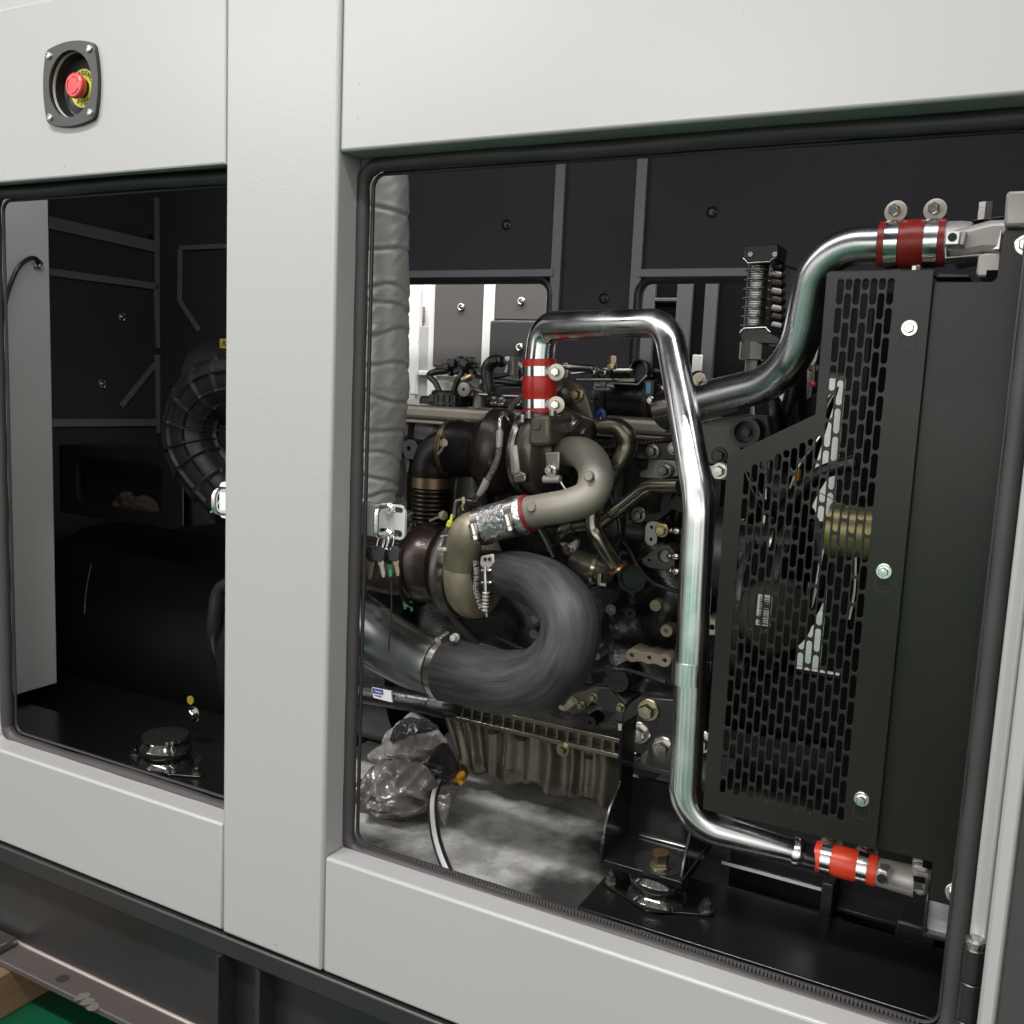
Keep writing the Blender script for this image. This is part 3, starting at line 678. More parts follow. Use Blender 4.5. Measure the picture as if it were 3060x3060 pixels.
# lower cover with bolts (under the hose)
pad([(1692, 2118), (1712, 2075), (1735, 2072), (1775, 2055), (1830, 2056), (1855, 2085), (1870, 2100), (1868, 2118), (1840, 2128), (1810, 2122), (1770, 2095), (1745, 2122), (1710, 2136)], [], .455, .06, 'cast_grey', 'side_cover')
pad([(1770, 2078), (1790, 2064), (1826, 2064), (1856, 2100), (1868, 2112), (1838, 2124), (1808, 2118), (1782, 2096)], [], .448, .006, 'black_satin', 'cover_plate')
for u, v in ((1776, 2082), (1739, 2106), (1857, 2113)): MB().bolt(P(u, v, .45), FRONT, .0056, .012, 1.4).build('bolt', 'yellow_zinc', eng)
T('breather_spout', 'cast_beige', [(1716, 2092, .44, 14), (1708, 2100, .44, 14), (1690, 2116, .44, 10), (1672, 2112, .44, 6)], eng)
# right part of the head: brackets, bolts, plates
pad([(1932, 1345), (1945, 1330), (1985, 1325), (2030, 1330), (2080, 1335), (2080, 1372), (1990, 1372), (1946, 1372)], [], .50, .03, 'black_satin', 'lifting_bracket')
pad([(1942, 1372), (1985, 1374), (2030, 1378), (2030, 1420), (1975, 1430), (1915, 1425), (1912, 1410), (1936, 1402)], [], .505, .03, 'dull_steel', 'head_pad')
for u, v, r in ((1952, 1348, .0105), (2015, 1340, .009), (1988, 1405, .0105), (1910, 1538, .011)): MB().bolt(P(u, v, .498), FRONT, r * .8, .014, 1.5).build('bolt', 'dull_steel', eng)
pad([(2122, 1395), (2150, 1385), (2172, 1392), (2176, 1420), (2165, 1432), (2135, 1430)], [(2138, 1425, 3)], .42, .02, 'alu_cast', 'timing_pad')
MB().bolt(P(2152, 1407, .42), FRONT, .0085, .014, 1.5).build('bolt', 'zinc', eng)
pad([(2090, 1270), (2150, 1250), (2215, 1240), (2290, 1245), (2300, 1300), (2240, 1330), (2180, 1375), (2130, 1385), (2090, 1370)], [], .46, .03, 'cast_grey', 'timing_cover')
MB().bolt(P(2150, 1361, .46), FRONT, .009, .012, 1.4).build('bolt', 'black_satin', eng)
# idler ring at the front
c = P(2241, 1290, .44); R_ = 45 * S(2241, 1290, .44)
MB().lathe(c, FRONT, [(0, R_), (.03, R_), (.03, R_ * .72), (.012, R_ * .68), (.012, R_ * .3), (.025, R_ * .28), (.025, .001)], 36).build('idler_pulley', 'black_satin', eng)
pad([(2020, 1480), (2060, 1500), (2060, 1540), (2010, 1520), (1960, 1560), (1925, 1558), (1930, 1540), (1980, 1530)], [], .49, .03, 'iron_dark', 'bracket_arm')
for u, v, r in ((2010, 1580, 0),): pass
# sensors with silver nuts
for u, v in ((2000, 1585), (1996, 1661), (1998, 1706)):
    a = P(u - 2, v, .44); b = P(u + 32, v + 2, .43)
    MB().tube([(a, .0022), (a.lerp(b, .15), .0048), (a.lerp(b, .3), .0048), (a.lerp(b, .33), .0034), (a.lerp(b, .55), .0056), (a.lerp(b, .8), .0056), (b, .003)], 10).build('stud', 'zinc_bright', eng)
MB().bolt(P(1979, 1584, .455), FRONT, .0085, .012, 1.35).build('bolt', 'brass', eng)
# black alternator behind the chrome pipe
a = P(2020, 1660, .42)
al = MB(); al.lathe((a.x, .50, a.z), (1, 0, 0), [(0, .062), (.006, .068), (.03, .070), (.07, .070), (.072, .05), (.10, .048), (.104, .055), (.125, .055), (.125, .04), (.135, .04), (.14, .054), (.16, .054)], 40)
al.build('alternator', 'black_satin', eng, 0, 30)
for d in (.074, .128):
    MB().lathe((a.x + d, .50, a.z), (1, 0, 0), [(0, .0562), (.004, .0568), (.006, .0562)], 40, False).build('pulley_rim', 'zinc', eng)
# ---------------------------------------------------------------- top of engine: hoses, injector harness, filter
th_ = thing('fuel_harness', P(1340, 1130, .6), 'cluster of black plastic connectors and hoses standing on the engine head', 'hose cluster')
MB().lathe(P(1341, 1208, .6), (0, 0, 1), [(0, .040), (.004, .040), (.004, .034), (.022, .034), (.026, .030), (.026, .001)], 32).build('filler_base', 'plastic_black', th_)
mb = MB()
for k in range(18):
    a_ = 2 * math.pi * k / 18; c = P(1341, 1196, .6); mb.obox(c + Vector((.034 * math.cos(a_), .034 * math.sin(a_), 0)), (.003, 0, 0), (0, .003, 0), (0, 0, .010))
mb.build('filler_ribs', 'black_gloss', th_)
T('hose', 'plastic_black', [(1318, 1185, .59, 9), (1302, 1145, .59, 9), (1282, 1122, .59, 9), (1298, 1112, .59, 10), (1325, 1108, .6, 11), (1350, 1100, .6, 12)], th_, 14)
T('hose', 'plastic_black', [(1352, 1188, .59, 9), (1362, 1150, .59, 9), (1378, 1120, .59, 9), (1385, 1095, .6, 10)], th_, 14)
mb = MB(); rr = random.Random(3)
for u, v, r in ((1335, 1095, 16), (1352, 1086, 18), (1372, 1082, 20), (1390, 1085, 18), (1405, 1080, 17), (1420, 1092, 14), (1395, 1105, 18), (1370, 1105, 18), (1345, 1110, 16), (1412, 1110, 12), (1378, 1072, 8), (1398, 1070, 8), (1410, 1070, 6)):
    c = P(u, v, .60 + rr.uniform(-.02, .02)); s_ = r * S(u, v, .6) * .8; R3 = Matrix.Rotation(rr.uniform(-.6, .6), 3, 'Y')
    mb.obox(c, R3 @ Vector((s_, 0, 0)), Vector((0, s_, 0)), R3 @ Vector((0, 0, s_ * .8)))
mb.build('connector_block', 'plastic_black', th_, .003)
pts = [P(u, v, .62) for u, v in ((1295, 1135), (1368, 1140), (1355, 1192), (1318, 1194))]
MB().prism(pts, (0, .03, 0)).build('cast_bracket', 'alu_cast', th_, .003)
T('brass_fitting', 'brass', [(1382, 1135, .58, 10), (1400, 1128, .58, 12), (1412, 1122, .58, 9)], th_, 12)
MB().lathe(P(1396, 1164, .56), FRONT, [(0, .013), (.012, .013), (.013, .007), (.013, .003), (.006, .003)], 20).build('banjo_eye', 'head_alu', th_)
T('banjo_pipe', 'head_alu', [(1400, 1160, .57, 10), (1425, 1166, .57, 8), (1452, 1176, .575, 6), (1480, 1182, .58, 6)], th_, 12)
T('fuel_pipe', 'dull_steel', [(1430, 1178, .57, 4), (1480, 1182, .57, 4), (1530, 1184, .57, 4), (1590, 1186, .57, 4)], th_, 8)
MB().lathe(P(1432, 1218, .58), (0, 0, 1), [(0, .012), (.03, .012), (.034, .009), (.034, .001)], 12).build('post', 'head_alu', th_)
bh = T('breather_hose', 'plastic_black', [(1462, 1172, .56, 20), (1458, 1140, .56, 20), (1456, 1105, .56, 20), (1470, 1082, .56, 19), (1490, 1078, .57, 17), (1500, 1085, .58, 15)])
tag(bh, 'bent black rubber breather hose on top of the engine head', 'hose')
mb = MB(); mb.lathe(P(1462, 1166, .56), (0.1, 0, 1), [(0, .0145), (.008, .0145)], 24); mb.build('hose_clamp', 'black_satin', bh)
MB().lathe(P(1470, 1078, .545), (1, 0, .2), [(0, .008), (.012, .008), (.014, .005)], 6).build('hose_nut', 'black_satin', bh)
fl = thing('fuel_rail', P(1560, 1150, .66), 'dark fuel rail with red pipe and small steel fittings behind the red coupling', 'fuel rail')
bar(MB(), 1470, 1150, 1640, 1190, .68, .08).build('rail_body', 'plastic_black', fl, .006)
bar(MB(), 1250, 1182, 1660, 1222, .66, .12).build('rail_base', 'plastic_black', fl, .006)
bar(MB(), 1545, 1095, 1600, 1150, .66, .05).build('pump_block', 'plastic_black', fl, .008)
T('return_hose', 'plastic_black', [(1420, 1185, .62, 9), (1445, 1150, .62, 9), (1490, 1140, .62, 9), (1550, 1146, .62, 9), (1600, 1130, .62, 9)], fl, 12)
T('loom', 'plastic_black', [(1400, 1110, .63, 7), (1440, 1128, .63, 7), (1500, 1122, .63, 7), (1560, 1108, .63, 7)], fl, 10)
bar(MB(), 1506, 1065, 1526, 1082, .6, .02).build('white_connector', 'label_white', fl, .003)
mb = MB(); mb.lathe(P(1532, 1122, .6), (0, 0, 1), [(0, .010), (.026, .010), (.03, .007), (.034, .007)], 14); mb.build('injector', 'head_alu', fl)
T('red_pipe', 'dark_red', [(1470, 1190, .6, 7), (1520, 1184, .6, 7), (1575, 1180, .6, 7)], fl, 12)
MB().lathe(P(1545, 1115, .66), FRONT, [(0, .022), (.01, .022), (.01, .017), (.0, .016)], 28, False).build('white_ring', 'alu_cast', fl)
for u, v in ((1478, 1205), (1500, 1208), (1548, 1210), (1610, 1195), (1655, 1205)): MB().bolt(P(u, v, .58), (0, -.3, 1), .007, .014, 1.4).build('bolt', 'dull_steel', fl)
# right-hand top: actuator rods and a black filter
ac = thing('actuator_linkage', P(1780, 1120, .58), 'steel actuator rods and levers lying above the black filter canister', 'linkage')
T('rod', 'dull_steel', [(1668, 1096, .5, 7), (1700, 1097, .5, 11), (1772, 1101, .53, 11), (1778, 1102, .53, 5), (1830, 1103, .54, 5)], ac, 14)
T('rod_end', 'zinc', [(1832, 1106, .55, 8), (1880, 1106, .56, 8), (1890, 1106, .56, 4)], ac, 12)
bar(MB(), 1680, 1083, 1698, 1132, .495, .012).build('bracket', 'dull_steel', ac, .002)
T('link_rod', 'dull_steel', [(1690, 1118, .52, 4), (1740, 1114, .53, 4), (1790, 1110, .54, 4)], ac, 8)
for u, v, r in ((1783, 1116, 13), (1815, 1117, 13), (1800, 1108, 9)): 
    c = P(u, v, .53); q = r * S(u, v, .53); MB().lathe(c, (-.5, -1, .1), [(0, q), (.010, q), (.012, q * .8), (.012, q * .45), (.006, q * .4), (.006, .0005)], 20).build('eye', 'dull_steel', ac)
MB().bolt(P(1829, 1100, .54), (0, 0, 1), .006, .02, 1.3).build('bolt', 'brass', ac)
bar(MB(), 1720, 1130, 1830, 1140, .56, .03).build('lever', 'dull_steel', ac, .002)
bar(MB(), 1770, 1158, 1822, 1170, .57, .02).build('hex_fitting', 'head_alu', ac, .003)
ff = thing('fuel_filter', P(1870, 1180, .66), 'black horizontal filter canister with a round cap on the right of the engine top', 'filter')
a = P(1790, 1180, .66)
MB().lathe(a, (1, 0, 0), [(0, .03), (.01, .046), (.16, .048), (.19, .046), (.2, .03)], 28).build('canister', 'black_gloss', ff)
for d in (.02, .10, .18): MB().lathe(a + Vector((d, 0, 0)), (1, 0, 0), [(0, .05), (.005, .051), (.01, .05)], 28).build('canister_rib', 'plastic_black', ff)
pts = [P(u, v, .60) for u, v in ((1830, 1142), (1905, 1146), (1912, 1138), (1930, 1118), (1935, 1124), (1905, 1152), (1820, 1148))]
MB().prism(pts, (0, .06, 0)).build('filter_bracket', 'dull_steel', ff, .001)
bar(MB(), 1845, 1131, 1895, 1140, .598, .004).build('info_plate', 'cast_beige', ff)
c = P(1920, 1112, .62); R_ = 36 * S(1920, 1112, .62)
MB().lathe(c, (-.35, -1, .1), [(0, R_), (.012, R_), (.014, R_ * .86), (.004, R_ * .8), (.004, .001)], 32).build('round_cap', 'plastic_black', ff)
bar(MB(), 1930, 1143, 1945, 1177, .585, .01).build('teal_plug', 'teal', ff, .001)
bar(MB(), 1922, 1135, 1955, 1190, .588, .03).build('plug_body', 'plastic_black', ff, .003)
for k in range(5):
    T('harness_loop', 'plastic_black', [(1955 + 4 * k, 1170 + 7 * k, .6, 4), (1968 + 3 * k, 1150 + 9 * k, .59, 4), (1985, 1165 + 10 * k, .6, 4), (1975, 1200 + 4 * k, .6, 4)], ff, 8)
mb = MB(); mb.bolt(P(1946, 1196, .57), FRONT, .0055, .01, 1.3); mb.build('bolt', 'zinc', ff)
bar(MB(), 1700, 1190, 1990, 1245, .64, .2).build('filter_base', 'plastic_black', ff, .006)
pts = [P(u, v, .56) for u, v in ((1974, 1153), (1986, 1158), (1980, 1166))]; MB().prism(pts, (0, .004, 0)).build('white_tag', 'label_white', ff)
# blue cap clip
T('blue_clip', 'navy', [(1782, 1255, .50, 8), (1788, 1235, .50, 9), (1800, 1228, .5, 9), (1806, 1245, .5, 8), (1806, 1258, .5, 6)], ac, 12)
# ================================================================== TURBOCHARGERS
def SX(u, v, Y): return P(u + 1, v, Y).x - P(u, v, Y).x
def LX(u, v, Y, prof, ax=(1, 0, 0)):
    """lathe profile in photo pixels about an axis along the engine: (px along, px radius)"""
    k, s_ = SX(u, v, Y), S(u, v, Y); return [(d * k, r * s_) for d, r in prof]
def lx(u, v, Y, prof, n=40, cap=True, mod=None): return MB().lathe(P(u, v, Y), (1, 0, 0), LX(u, v, Y, prof), n, cap, mod)
def vclamp(name, u, v, Y, wpx, r, parent, m='dull_steel', bolt_ang=None):
    mb = lx(u, v, Y, [(-wpx, r * .97), (-wpx, r * 1.03), (-wpx * .4, r * 1.075), (wpx * .4, r * 1.075), (wpx, r * 1.03), (wpx, r * .97)], 48, False)
    return mb.build(name, m, parent)
tu = thing('upper_turbocharger', P(1560, 1360, .42), 'upper turbocharger with grey-brown compressor housing under the red coupling', 'turbocharger')
uc, vc, Yc = 1632, 1352, .42
lx(uc, vc, Yc, [(-46, 50), (-44, 112), (-38, 120), (-24, 127), (-8, 129), (8, 124), (18, 110), (22, 92), (30, 78), (44, 70), (46, 40), (46, 1)], 48).build('compressor_housing', 'cast_olive', tu)
lx(uc, vc, Yc, [(44, 62), (58, 64), (72, 68), (92, 70), (96, 66), (96, 40)], 40).build('inlet_collar', 'iron_dark', tu)
vclamp('band_clamp', uc - 54, vc, Yc, 11, 117, tu, 'dull_steel')
# outlet block up to the coupling
mb = MB(); mb.pp([(1582, 1245), (1640, 1240), (1644, 1330), (1600, 1335), (1575, 1330)], Yc - .075, .09); mb.build('outlet_block', 'cast_olive', tu, .006)
bs = [(1592, 1258), (1606, 1258), (1613, 1266), (1613, 1278), (1606, 1285), (1590, 1285)]
MB().pp(bs, Yc - .0785, .01).build('cast_mark', 'cast_olive', tu, .001)
MB().lathe(P(1612, 1245, .42), (0, 0, 1), [(0, .026), (.012, .026), (.014, .024), (.03, .024)], 28).build('outlet_neck', 'cast_grey', tu)
for u, v in ((1563, 1250), (1583, 1238), (1652, 1238)): MB().lathe(P(u, v, .37), (0, 0, 1), [(-.006, .006), (.004, .006), (.006, .0045)], 10).build('bolt', 'dull_steel', tu)
MB().pp([(1645, 1246), (1668, 1262), (1668, 1322), (1640, 1330)], Yc - .04, .03).build('black_bracket', 'black_gloss', tu, .003)
# clamp tab plate with three holes at the left of the compressor, and its clip
c0 = P(1532, 1372, Yc - .085)
k = S(1532, 1372, .33)
mb = MB(); rows = []
for i in range(9):
    v = 1330 + i * 11; rows.append([P(1521 + 3 * math.sin(i * .3) + i * 1.0, v, .335 - .004 * math.sin(i * .39)), P(1547 + i * 1.2, v + 1, .333 - .004 * math.sin(i * .39))])
mb.grid(rows, False, False); tb = mb.build('clamp_strap', 'alu_cast', tu); sm = tb.modifiers.new('s', 'SOLIDIFY'); sm.thickness = .003
for v in (1358, 1381, 1400): MB().lathe(P(1534 + (v - 1358) * .05, v, .3315), FRONT, [(0, .0042), (.0012, .0042), (.0012, .0005)], 14).build('strap_hole', 'ink', tu)
MB().pp([(1530, 1420), (1570, 1412), (1572, 1440), (1545, 1445), (1532, 1440)], .325, .012).build('clamp_lug', 'dull_steel', tu, .003)
T('clamp_t_bolt', 'brass', [(1548, 1410, .32, 5), (1562, 1416, .32, 5), (1568, 1420, .32, 4)], tu, 8)
# exhaust side of the upper turbo
lx(1500, 1352, .45, [(-72, 55), (-60, 92), (-40, 116), (-15, 132), (10, 128), (34, 108), (48, 76), (62, 62), (75, 60)], 48, True, lambda a: 1 + .02 * math.sin(3 * a)).build('turbine_housing', 'iron_brown', tu)
lx(1375, 1340, .45, [(-30, 82), (2, 88), (22, 84), (60, 82), (85, 78)], 40).build('turbine_neck', 'iron_dark', tu)
vclamp('flange_clamp', 1348, 1338, .45, 8, 80, tu, 'brown_band')
T('exhaust_elbow', 'iron_dark', [(1352, 1338, .45, 62), (1325, 1345, .45, 62), (1300, 1370, .45, 62), (1292, 1405, .45, 62), (1291, 1428, .45, 58)], tu, 32, 8)
MB().lathe(P(1291, 1456, .45), (0, 0, 1), [(0, .034), (0, .036), (.018, .0355), (.0185, .034)], 36).build('bellows_band', 'brown_band', tu)
prof = []
zz = 0
for i in range(9):
    prof += [(zz, .0315), (zz + .002, .0352), (zz + .004, .036), (zz + .006, .0352), (zz + .0075, .0315)]; zz += .0078
b_ = MB().lathe(P(1291, 1458, .45), (0, 0, -1), prof, 36); b_.build('bellows', 'bellows', tu)
for a, b in (((1320, 1328, .37), (1306, 1356, .365)),):
    T('sensor_probe', 'alu_cast', [(1330, 1322, .37, 5), (1322, 1340, .37, 4), (1308, 1358, .37, 4)], tu, 10)
    MB().lathe(P(1327, 1325, .37), (.4, -1, .2), [(0, .0075), (.006, .0075), (.007, .005)], 6).build('probe_nut', 'cast_beige', tu)
T('sensor_lead', 'brass', [(1329, 1320, .37, 3), (1331, 1300, .38, 3), (1326, 1290, .4, 3)], tu, 8)
# lower turbo: big tan compressor volute, brown turbine
tl = thing('lower_turbocharger', P(1360, 1720, .36), 'lower turbocharger with big tan compressor volute and rusty brown turbine side', 'turbocharger')
uc, vc, Yc = 1436, 1690, .36
c = P(uc, vc, Yc); k = SX(uc, vc, Yc); s_ = S(uc, vc, Yc)
lx(uc, vc, Yc, [(-40, 60), (-42, 112), (-30, 118), (0, 112), (20, 92), (30, 70), (34, 20), (34, 1)], 48).build('backplate', 'cast_beige', tl)
# the scroll: one tube that grows round the axis and leaves upward into the sleeve
path = []
for i in range(44):
    a = math.radians(-175 + 186 * i / 43); t = i / 43; R_ = (104 + 4 * t) * s_
    path.append((c + Vector((-4 * k, -R_ * math.cos(a), R_ * math.sin(a) * 1.06)), (36 + 17 * min(1, t * 1.35)) * s_))
tail = px([(1396, 1592, .272, 53), (1424, 1577, .278, 52), (1452, 1569, .285, 51)])
MB().tube(path[:-1] + resample([path[-2], (path[-1][0].lerp(tail[0][0], .5) + Vector((-.003, .0, .0)), path[-1][1]), tail[0], tail[1], tail[2]], 8)[4:], 32).build('volute', 'cast_beige', tl)
MB().pp([(1352, 1582), (1380, 1575), (1384, 1580), (1372, 1612), (1368, 1616), (1352, 1608), (1348, 1596)], .247, .02).build('cast_tab', 'cast_beige', tl, .003)
rr = random.Random(5); mb = MB()
for i in range(16):
    v = 1678 + i * 9; u = 1419 + 2.5 * math.sin(i * .35) + max(0, i - 9) * 3.2
    for q in range(2):
        cc = P(u + q * 5, v + rr.uniform(-2, 2), .268 + .0025 * abs(i - 5) * .3); mb.obox(cc, (.0008, 0, 0), (0, .004, 0), (0, 0, .0012 + .0008 * rr.random()))
mb.build('cast_lettering', 'alu_cast', tl)
vclamp('band_clamp', 1376, 1698, Yc, 19, 138, tl, 'dark_steel')
mb = MB()
for v in (1690, 1732, 1770): mb.lathe(P(1313, v, .262 + abs(v - 1700) * .00012), FRONT, [(0, .0055), (.001, .0055), (.001, .0005)], 12)
mb.build('clamp_holes', 'ink', tl)
# T-bolt of that clamp
MB().pp([(1302, 1636), (1332, 1636), (1331, 1652), (1303, 1652)], .258, .02).build('clamp_ear', 'alu_cast', tl, .003)
T('t_bolt', 'dull_steel', [(1320, 1640, .262, 5), (1328, 1615, .262, 5), (1333, 1592, .262, 7), (1342, 1568, .262, 7), (1345, 1555, .262, 5)], tl, 12, 2)
T('yellow_cap', 'yellow', [(1340, 1572, .26, 8), (1345, 1558, .26, 8), (1347, 1556, .26, 5), (1351, 1537, .26, 4)], tl, 12, 1)
MB().pp([(1312, 1600), (1340, 1598), (1340, 1606), (1312, 1608)], .258, .016).build('clamp_ear', 'zinc', tl, .002)
# inlet clamp on the hose side
prof = [(18, 62), (28, 62), (36, 60), (50, 58), (50, 40)]
lx(uc, 1712, Yc - .02, prof, 36).build('inlet_spigot', 'iron_dark', tl)
# turbine side
lx(1322, 1690, .38, [(-100, 60), (-92, 92), (-70, 112), (-46, 122), (-20, 118), (4, 112), (10, 96), (22, 92), (30, 100), (42, 100), (50, 84), (60, 80)], 48, True, lambda a: 1 + .03 * math.sin(2 * a + .6)).build('turbine_housing', 'rusty', tl)
T('turbine_neck', 'rusty', [(1240, 1700, .39, 78), (1190, 1700, .40, 78), (1140, 1690, .42, 80), (1100, 1680, .44, 84), (1040, 1668, .46, 84)], tl, 30)
lx(1252, 1690, .38, [(0, 118), (4, 126), (10, 126), (14, 118)], 44, False).build('flange_ring', 'iron_dark', tl)
MB().pp([(1195, 1560), (1240, 1562), (1250, 1600), (1190, 1610), (1186, 1580)], .40, .05).build('turbine_flange', 'rusty', tl, .004)
for u, v in ((1218, 1566), (1232, 1571)): MB().lathe(P(u, v, .398), FRONT, [(0, .005), (.003, .005), (.004, .003)], 8).build('bolt', 'rusty', tl)
T('sensor_probe', 'alu_cast', [(1284, 1557, .36, 4), (1306, 1547, .36, 4), (1322, 1541, .36, 6)], tl, 10, 2)
MB().lathe(P(1322, 1541, .358), (.8, -.6, .2), [(0, .0085), (.005, .0085), (.006, .006)], 6).build('probe_nut', 'cast_beige', tl)
T('sensor_probe', 'alu_cast', [(1212, 1545, .37, 3.5), (1232, 1533, .37, 3.5)], tl, 10, 2)
# drain pipe under the lower turbo
T('drain_pipe', 'cast_grey', [(1345, 1815, .44, 15), (1360, 1850, .45, 15), (1390, 1885, .46, 14), (1430, 1920, .48, 14)], tl, 16)
# ================================================================== HOSES AND PIPES
# braided oil line
bl = thing('braided_oil_line', P(1480, 1340, .33), 'braided steel oil line with crimped ends and bent pipe between the turbochargers', 'oil line')
T('elbow_pipe', 'zinc', [(1515, 1240, .40, 6), (1505, 1236, .37, 7), (1496, 1245, .34, 7), (1494, 1262, .33, 7), (1494, 1290, .33, 7)], bl, 14)
T('crimp', 'alu_cast', [(1493, 1285, .33, 10), (1493, 1300, .33, 11), (1491, 1334, .33, 10)], bl, 16, 2)
T('braided_hose', 'braid', [(1491, 1332, .33, 9.5), (1488, 1365, .33, 9.5), (1476, 1398, .33, 9.5), (1458, 1432, .33, 9.5), (1452, 1440, .33, 9.5)], bl, 18)
T('crimp', 'alu_cast', [(1456, 1432, .33, 11), (1446, 1455, .33, 12), (1436, 1472, .33, 10), (1430, 1480, .33, 8)], bl, 10, 2)
T('bent_pipe', 'dull_steel', [(1434, 1475, .33, 8), (1424, 1490, .335, 7.5), (1412, 1496, .34, 7.5), (1375, 1494, .345, 7.5), (1364, 1502, .345, 7.5), (1360, 1525, .345, 7.5), (1359, 1545, .345, 7.5)], bl, 14)
T('braided_hose', 'braid', [(1517, 1240, .45, 8), (1530, 1215, .48, 8), (1548, 1195, .50, 8), (1562, 1182, .52, 8)], bl, 12)
T('thin_pipe', 'zinc', [(1508, 1238, .39, 3), (1520, 1255, .39, 3), (1532, 1275, .40, 3), (1540, 1282, .42, 3)], bl, 8)
T('tie_strap', 'tape_yellow', [(1384, 1487, .338, 5), (1386, 1500, .335, 5), (1382, 1512, .338, 4), (1384, 1525, .34, 3)], bl, 8)
# grey J pipe
jp = thing('air_crossover_pipe', P(1750, 1440, .33), 'matt grey cast pipe curling from the upper turbocharger back to a silver sleeve', 'pipe')
T('pipe_body', 'pipe_grey', [(1690, 1352, .41, 44), (1722, 1350, .37, 46), (1752, 1362, .335, 50), (1775, 1395, .31, 52), (1780, 1440, .29, 53), (1757, 1486, .28, 52), (1700, 1510, .275, 50), (1640, 1521, .275, 49), (1575, 1532, .28, 49)], jp, 40, 10)
for u, v, Y in ((1706, 1343, .345), (1762, 1423, .255), (1591, 1515, .25)):
    MB().lathe(P(u, v, Y + .006), (P(u, v, Y) - P(u, v, .32)).normalized() + Vector((0, -2, 0)), [(0, .0078), (.006, .0072), (.008, .0055), (.008, .001)], 20).build('locating_pin', 'pipe_grey', jp)
# silver sleeve with worm-drive clamps
a, b = P(1572, 1535, .28), P(1440, 1572, .28); ra = 57 * S(1500, 1550, .28)
sl = thing('silver_sleeve', b, 'crinkled silver heat sleeve with two worm clamps joining grey pipe and tan volute', 'sleeve')
d = (b - a).normalized(); L = (b - a).length
MB().tube([(a - d * .004, ra * .93), (a, ra), (a + d * L * .3, ra * 1.02), (a + d * L * .7, ra * 1.0), (b, ra * .98), (b + d * .003, ra * .9)], 40, True, lambda i, an, p: 1 + .012 * noise.noise(Vector((an * 4, i * .7, 1)))).build('sleeve_body', 'foil', sl)
MB().tube([(a - d * .008, ra * .95), (a - d * .002, ra * .98)], 36).build('red_lining', 'dark_red', sl)
def worm_clamp(p, d, r, w_, parent, screw_at, m='zinc'):
    """band round axis d at p, radius r, width w_; screw housing placed on the ring at direction screw_at"""
    cl = band(MB(), p - d * w_ / 2, p + d * w_ / 2, r * .99, r * 1.03, 44).build('clamp_band', m, parent)
    s_ = (screw_at - d * screw_at.dot(d)).normalized(); t = d.cross(s_)
    c = p + s_ * (r * 1.03 + .004)
    mb = MB(); mb.lathe(c - t * .012, t, [(0, .0048), (0, .006), (.017, .006), (.017, .0045)], 16); mb.build('clamp_screw', m, cl)
    mb = MB(); mb.lathe(c - t * .019, t, [(0, .0052), (.006, .0056), (.006, .003)], 6); mb.build('screw_head', m, cl)
    mb = MB()
    for q in range(26):
        an = .35 + q * .055; dd = s_ * math.cos(an) - t * math.sin(an); tt = -s_ * math.sin(an) - t * math.cos(an)
        mb.obox(p + dd * r * 1.032, d * w_ * .28, tt * .0006, dd * .0006)
    mb.build('thread_slots', 'ink', cl)
    return cl
toC = (CAM - a).normalized()
worm_clamp(a + d * .014, d, ra * 1.03, .014, sl, Vector((.1, -1, .05)))
worm_clamp(a + d * (L - .004), d, ra * 1.01, .014, sl, Vector((-.1, -1, .0)))
# big black rubber hose
hz_ = [(1438, 1706, .33, 62), (1500, 1712, .30, 66), (1560, 1722, .27, 74), (1625, 1748, .24, 82), (1680, 1800, .215, 88), (1705, 1868, .20, 91), (1690, 1942, .195, 93), (1645, 2005, .195, 95), (1575, 2036, .20, 96), (1490, 2036, .21, 96), (1400, 2016, .22, 93), (1318, 1998, .23, 90)]
bhose = thing('air_intake_hose', P(1600, 1900, .25), 'big dusty black rubber hose bent in a U below the turbochargers', 'hose')
MB().tube(resample(px(hz_), 8), 48, True, lambda i, an, p: 1 + .010 * math.sin(i * .55) * math.cos(an) + .006 * noise.noise(p * 30)).build('hose_body', 'hose', bhose)
ph = px(hz_)
worm_clamp(ph[-1][0] + (ph[-2][0] - ph[-1][0]) * .22, (ph[-2][0] - ph[-1][0]).normalized(), ph[-1][1] * 1.015, .011, bhose, Vector((.25, -.35, 1.0)))
MB().bolt(P(1362, 1905, .215) , (.1, -1, .15), .0055, .012, 1.2).build('clamp_bolt', 'alu_cast', bhose)
worm = band(MB(), ph[0][0] + Vector((.006, 0, 0)), ph[0][0] + Vector((.024, 0, 0)), ph[0][1] * 1.03, ph[0][1] * 1.07, 40).build('inlet_band', 'dull_steel', bhose)
MB().pp([(1436, 1662), (1474, 1655), (1477, 1690), (1462, 1698), (1440, 1698), (1433, 1685)], .262, .004).build('spring_lug', 'alu_cast', worm, .002)
for u in (1450, 1463): MB().lathe(P(u, 1671, .261), FRONT, [(0, .0028), (.0008, .0028), (.0008, .0003)], 10).build('lug_hole', 'ink', worm)
for v in (1705, 1742): MB().pp([(1434, v - 5), (1468, v - 5), (1468, v + 5), (1434, v + 5)], .254, .02).build('cross_pin', 'zinc', worm, .003)
T('spring_bolt', 'zinc_bright', [(1451, 1690, .25, 5), (1450, 1715, .25, 6), (1451, 1740, .25, 7), (1452, 1768, .25, 7)], worm, 12, 2)
prof = []
for i in range(6): prof += [(i * .0052, .0028), (i * .0052 + .0013, .0054), (i * .0052 + .003, .0054), (i * .0052 + .0045, .0028)]
MB().lathe(P(1452, 1768, .25), (0, 0, -1), prof, 16).build('spring', 'alu_cast', worm)
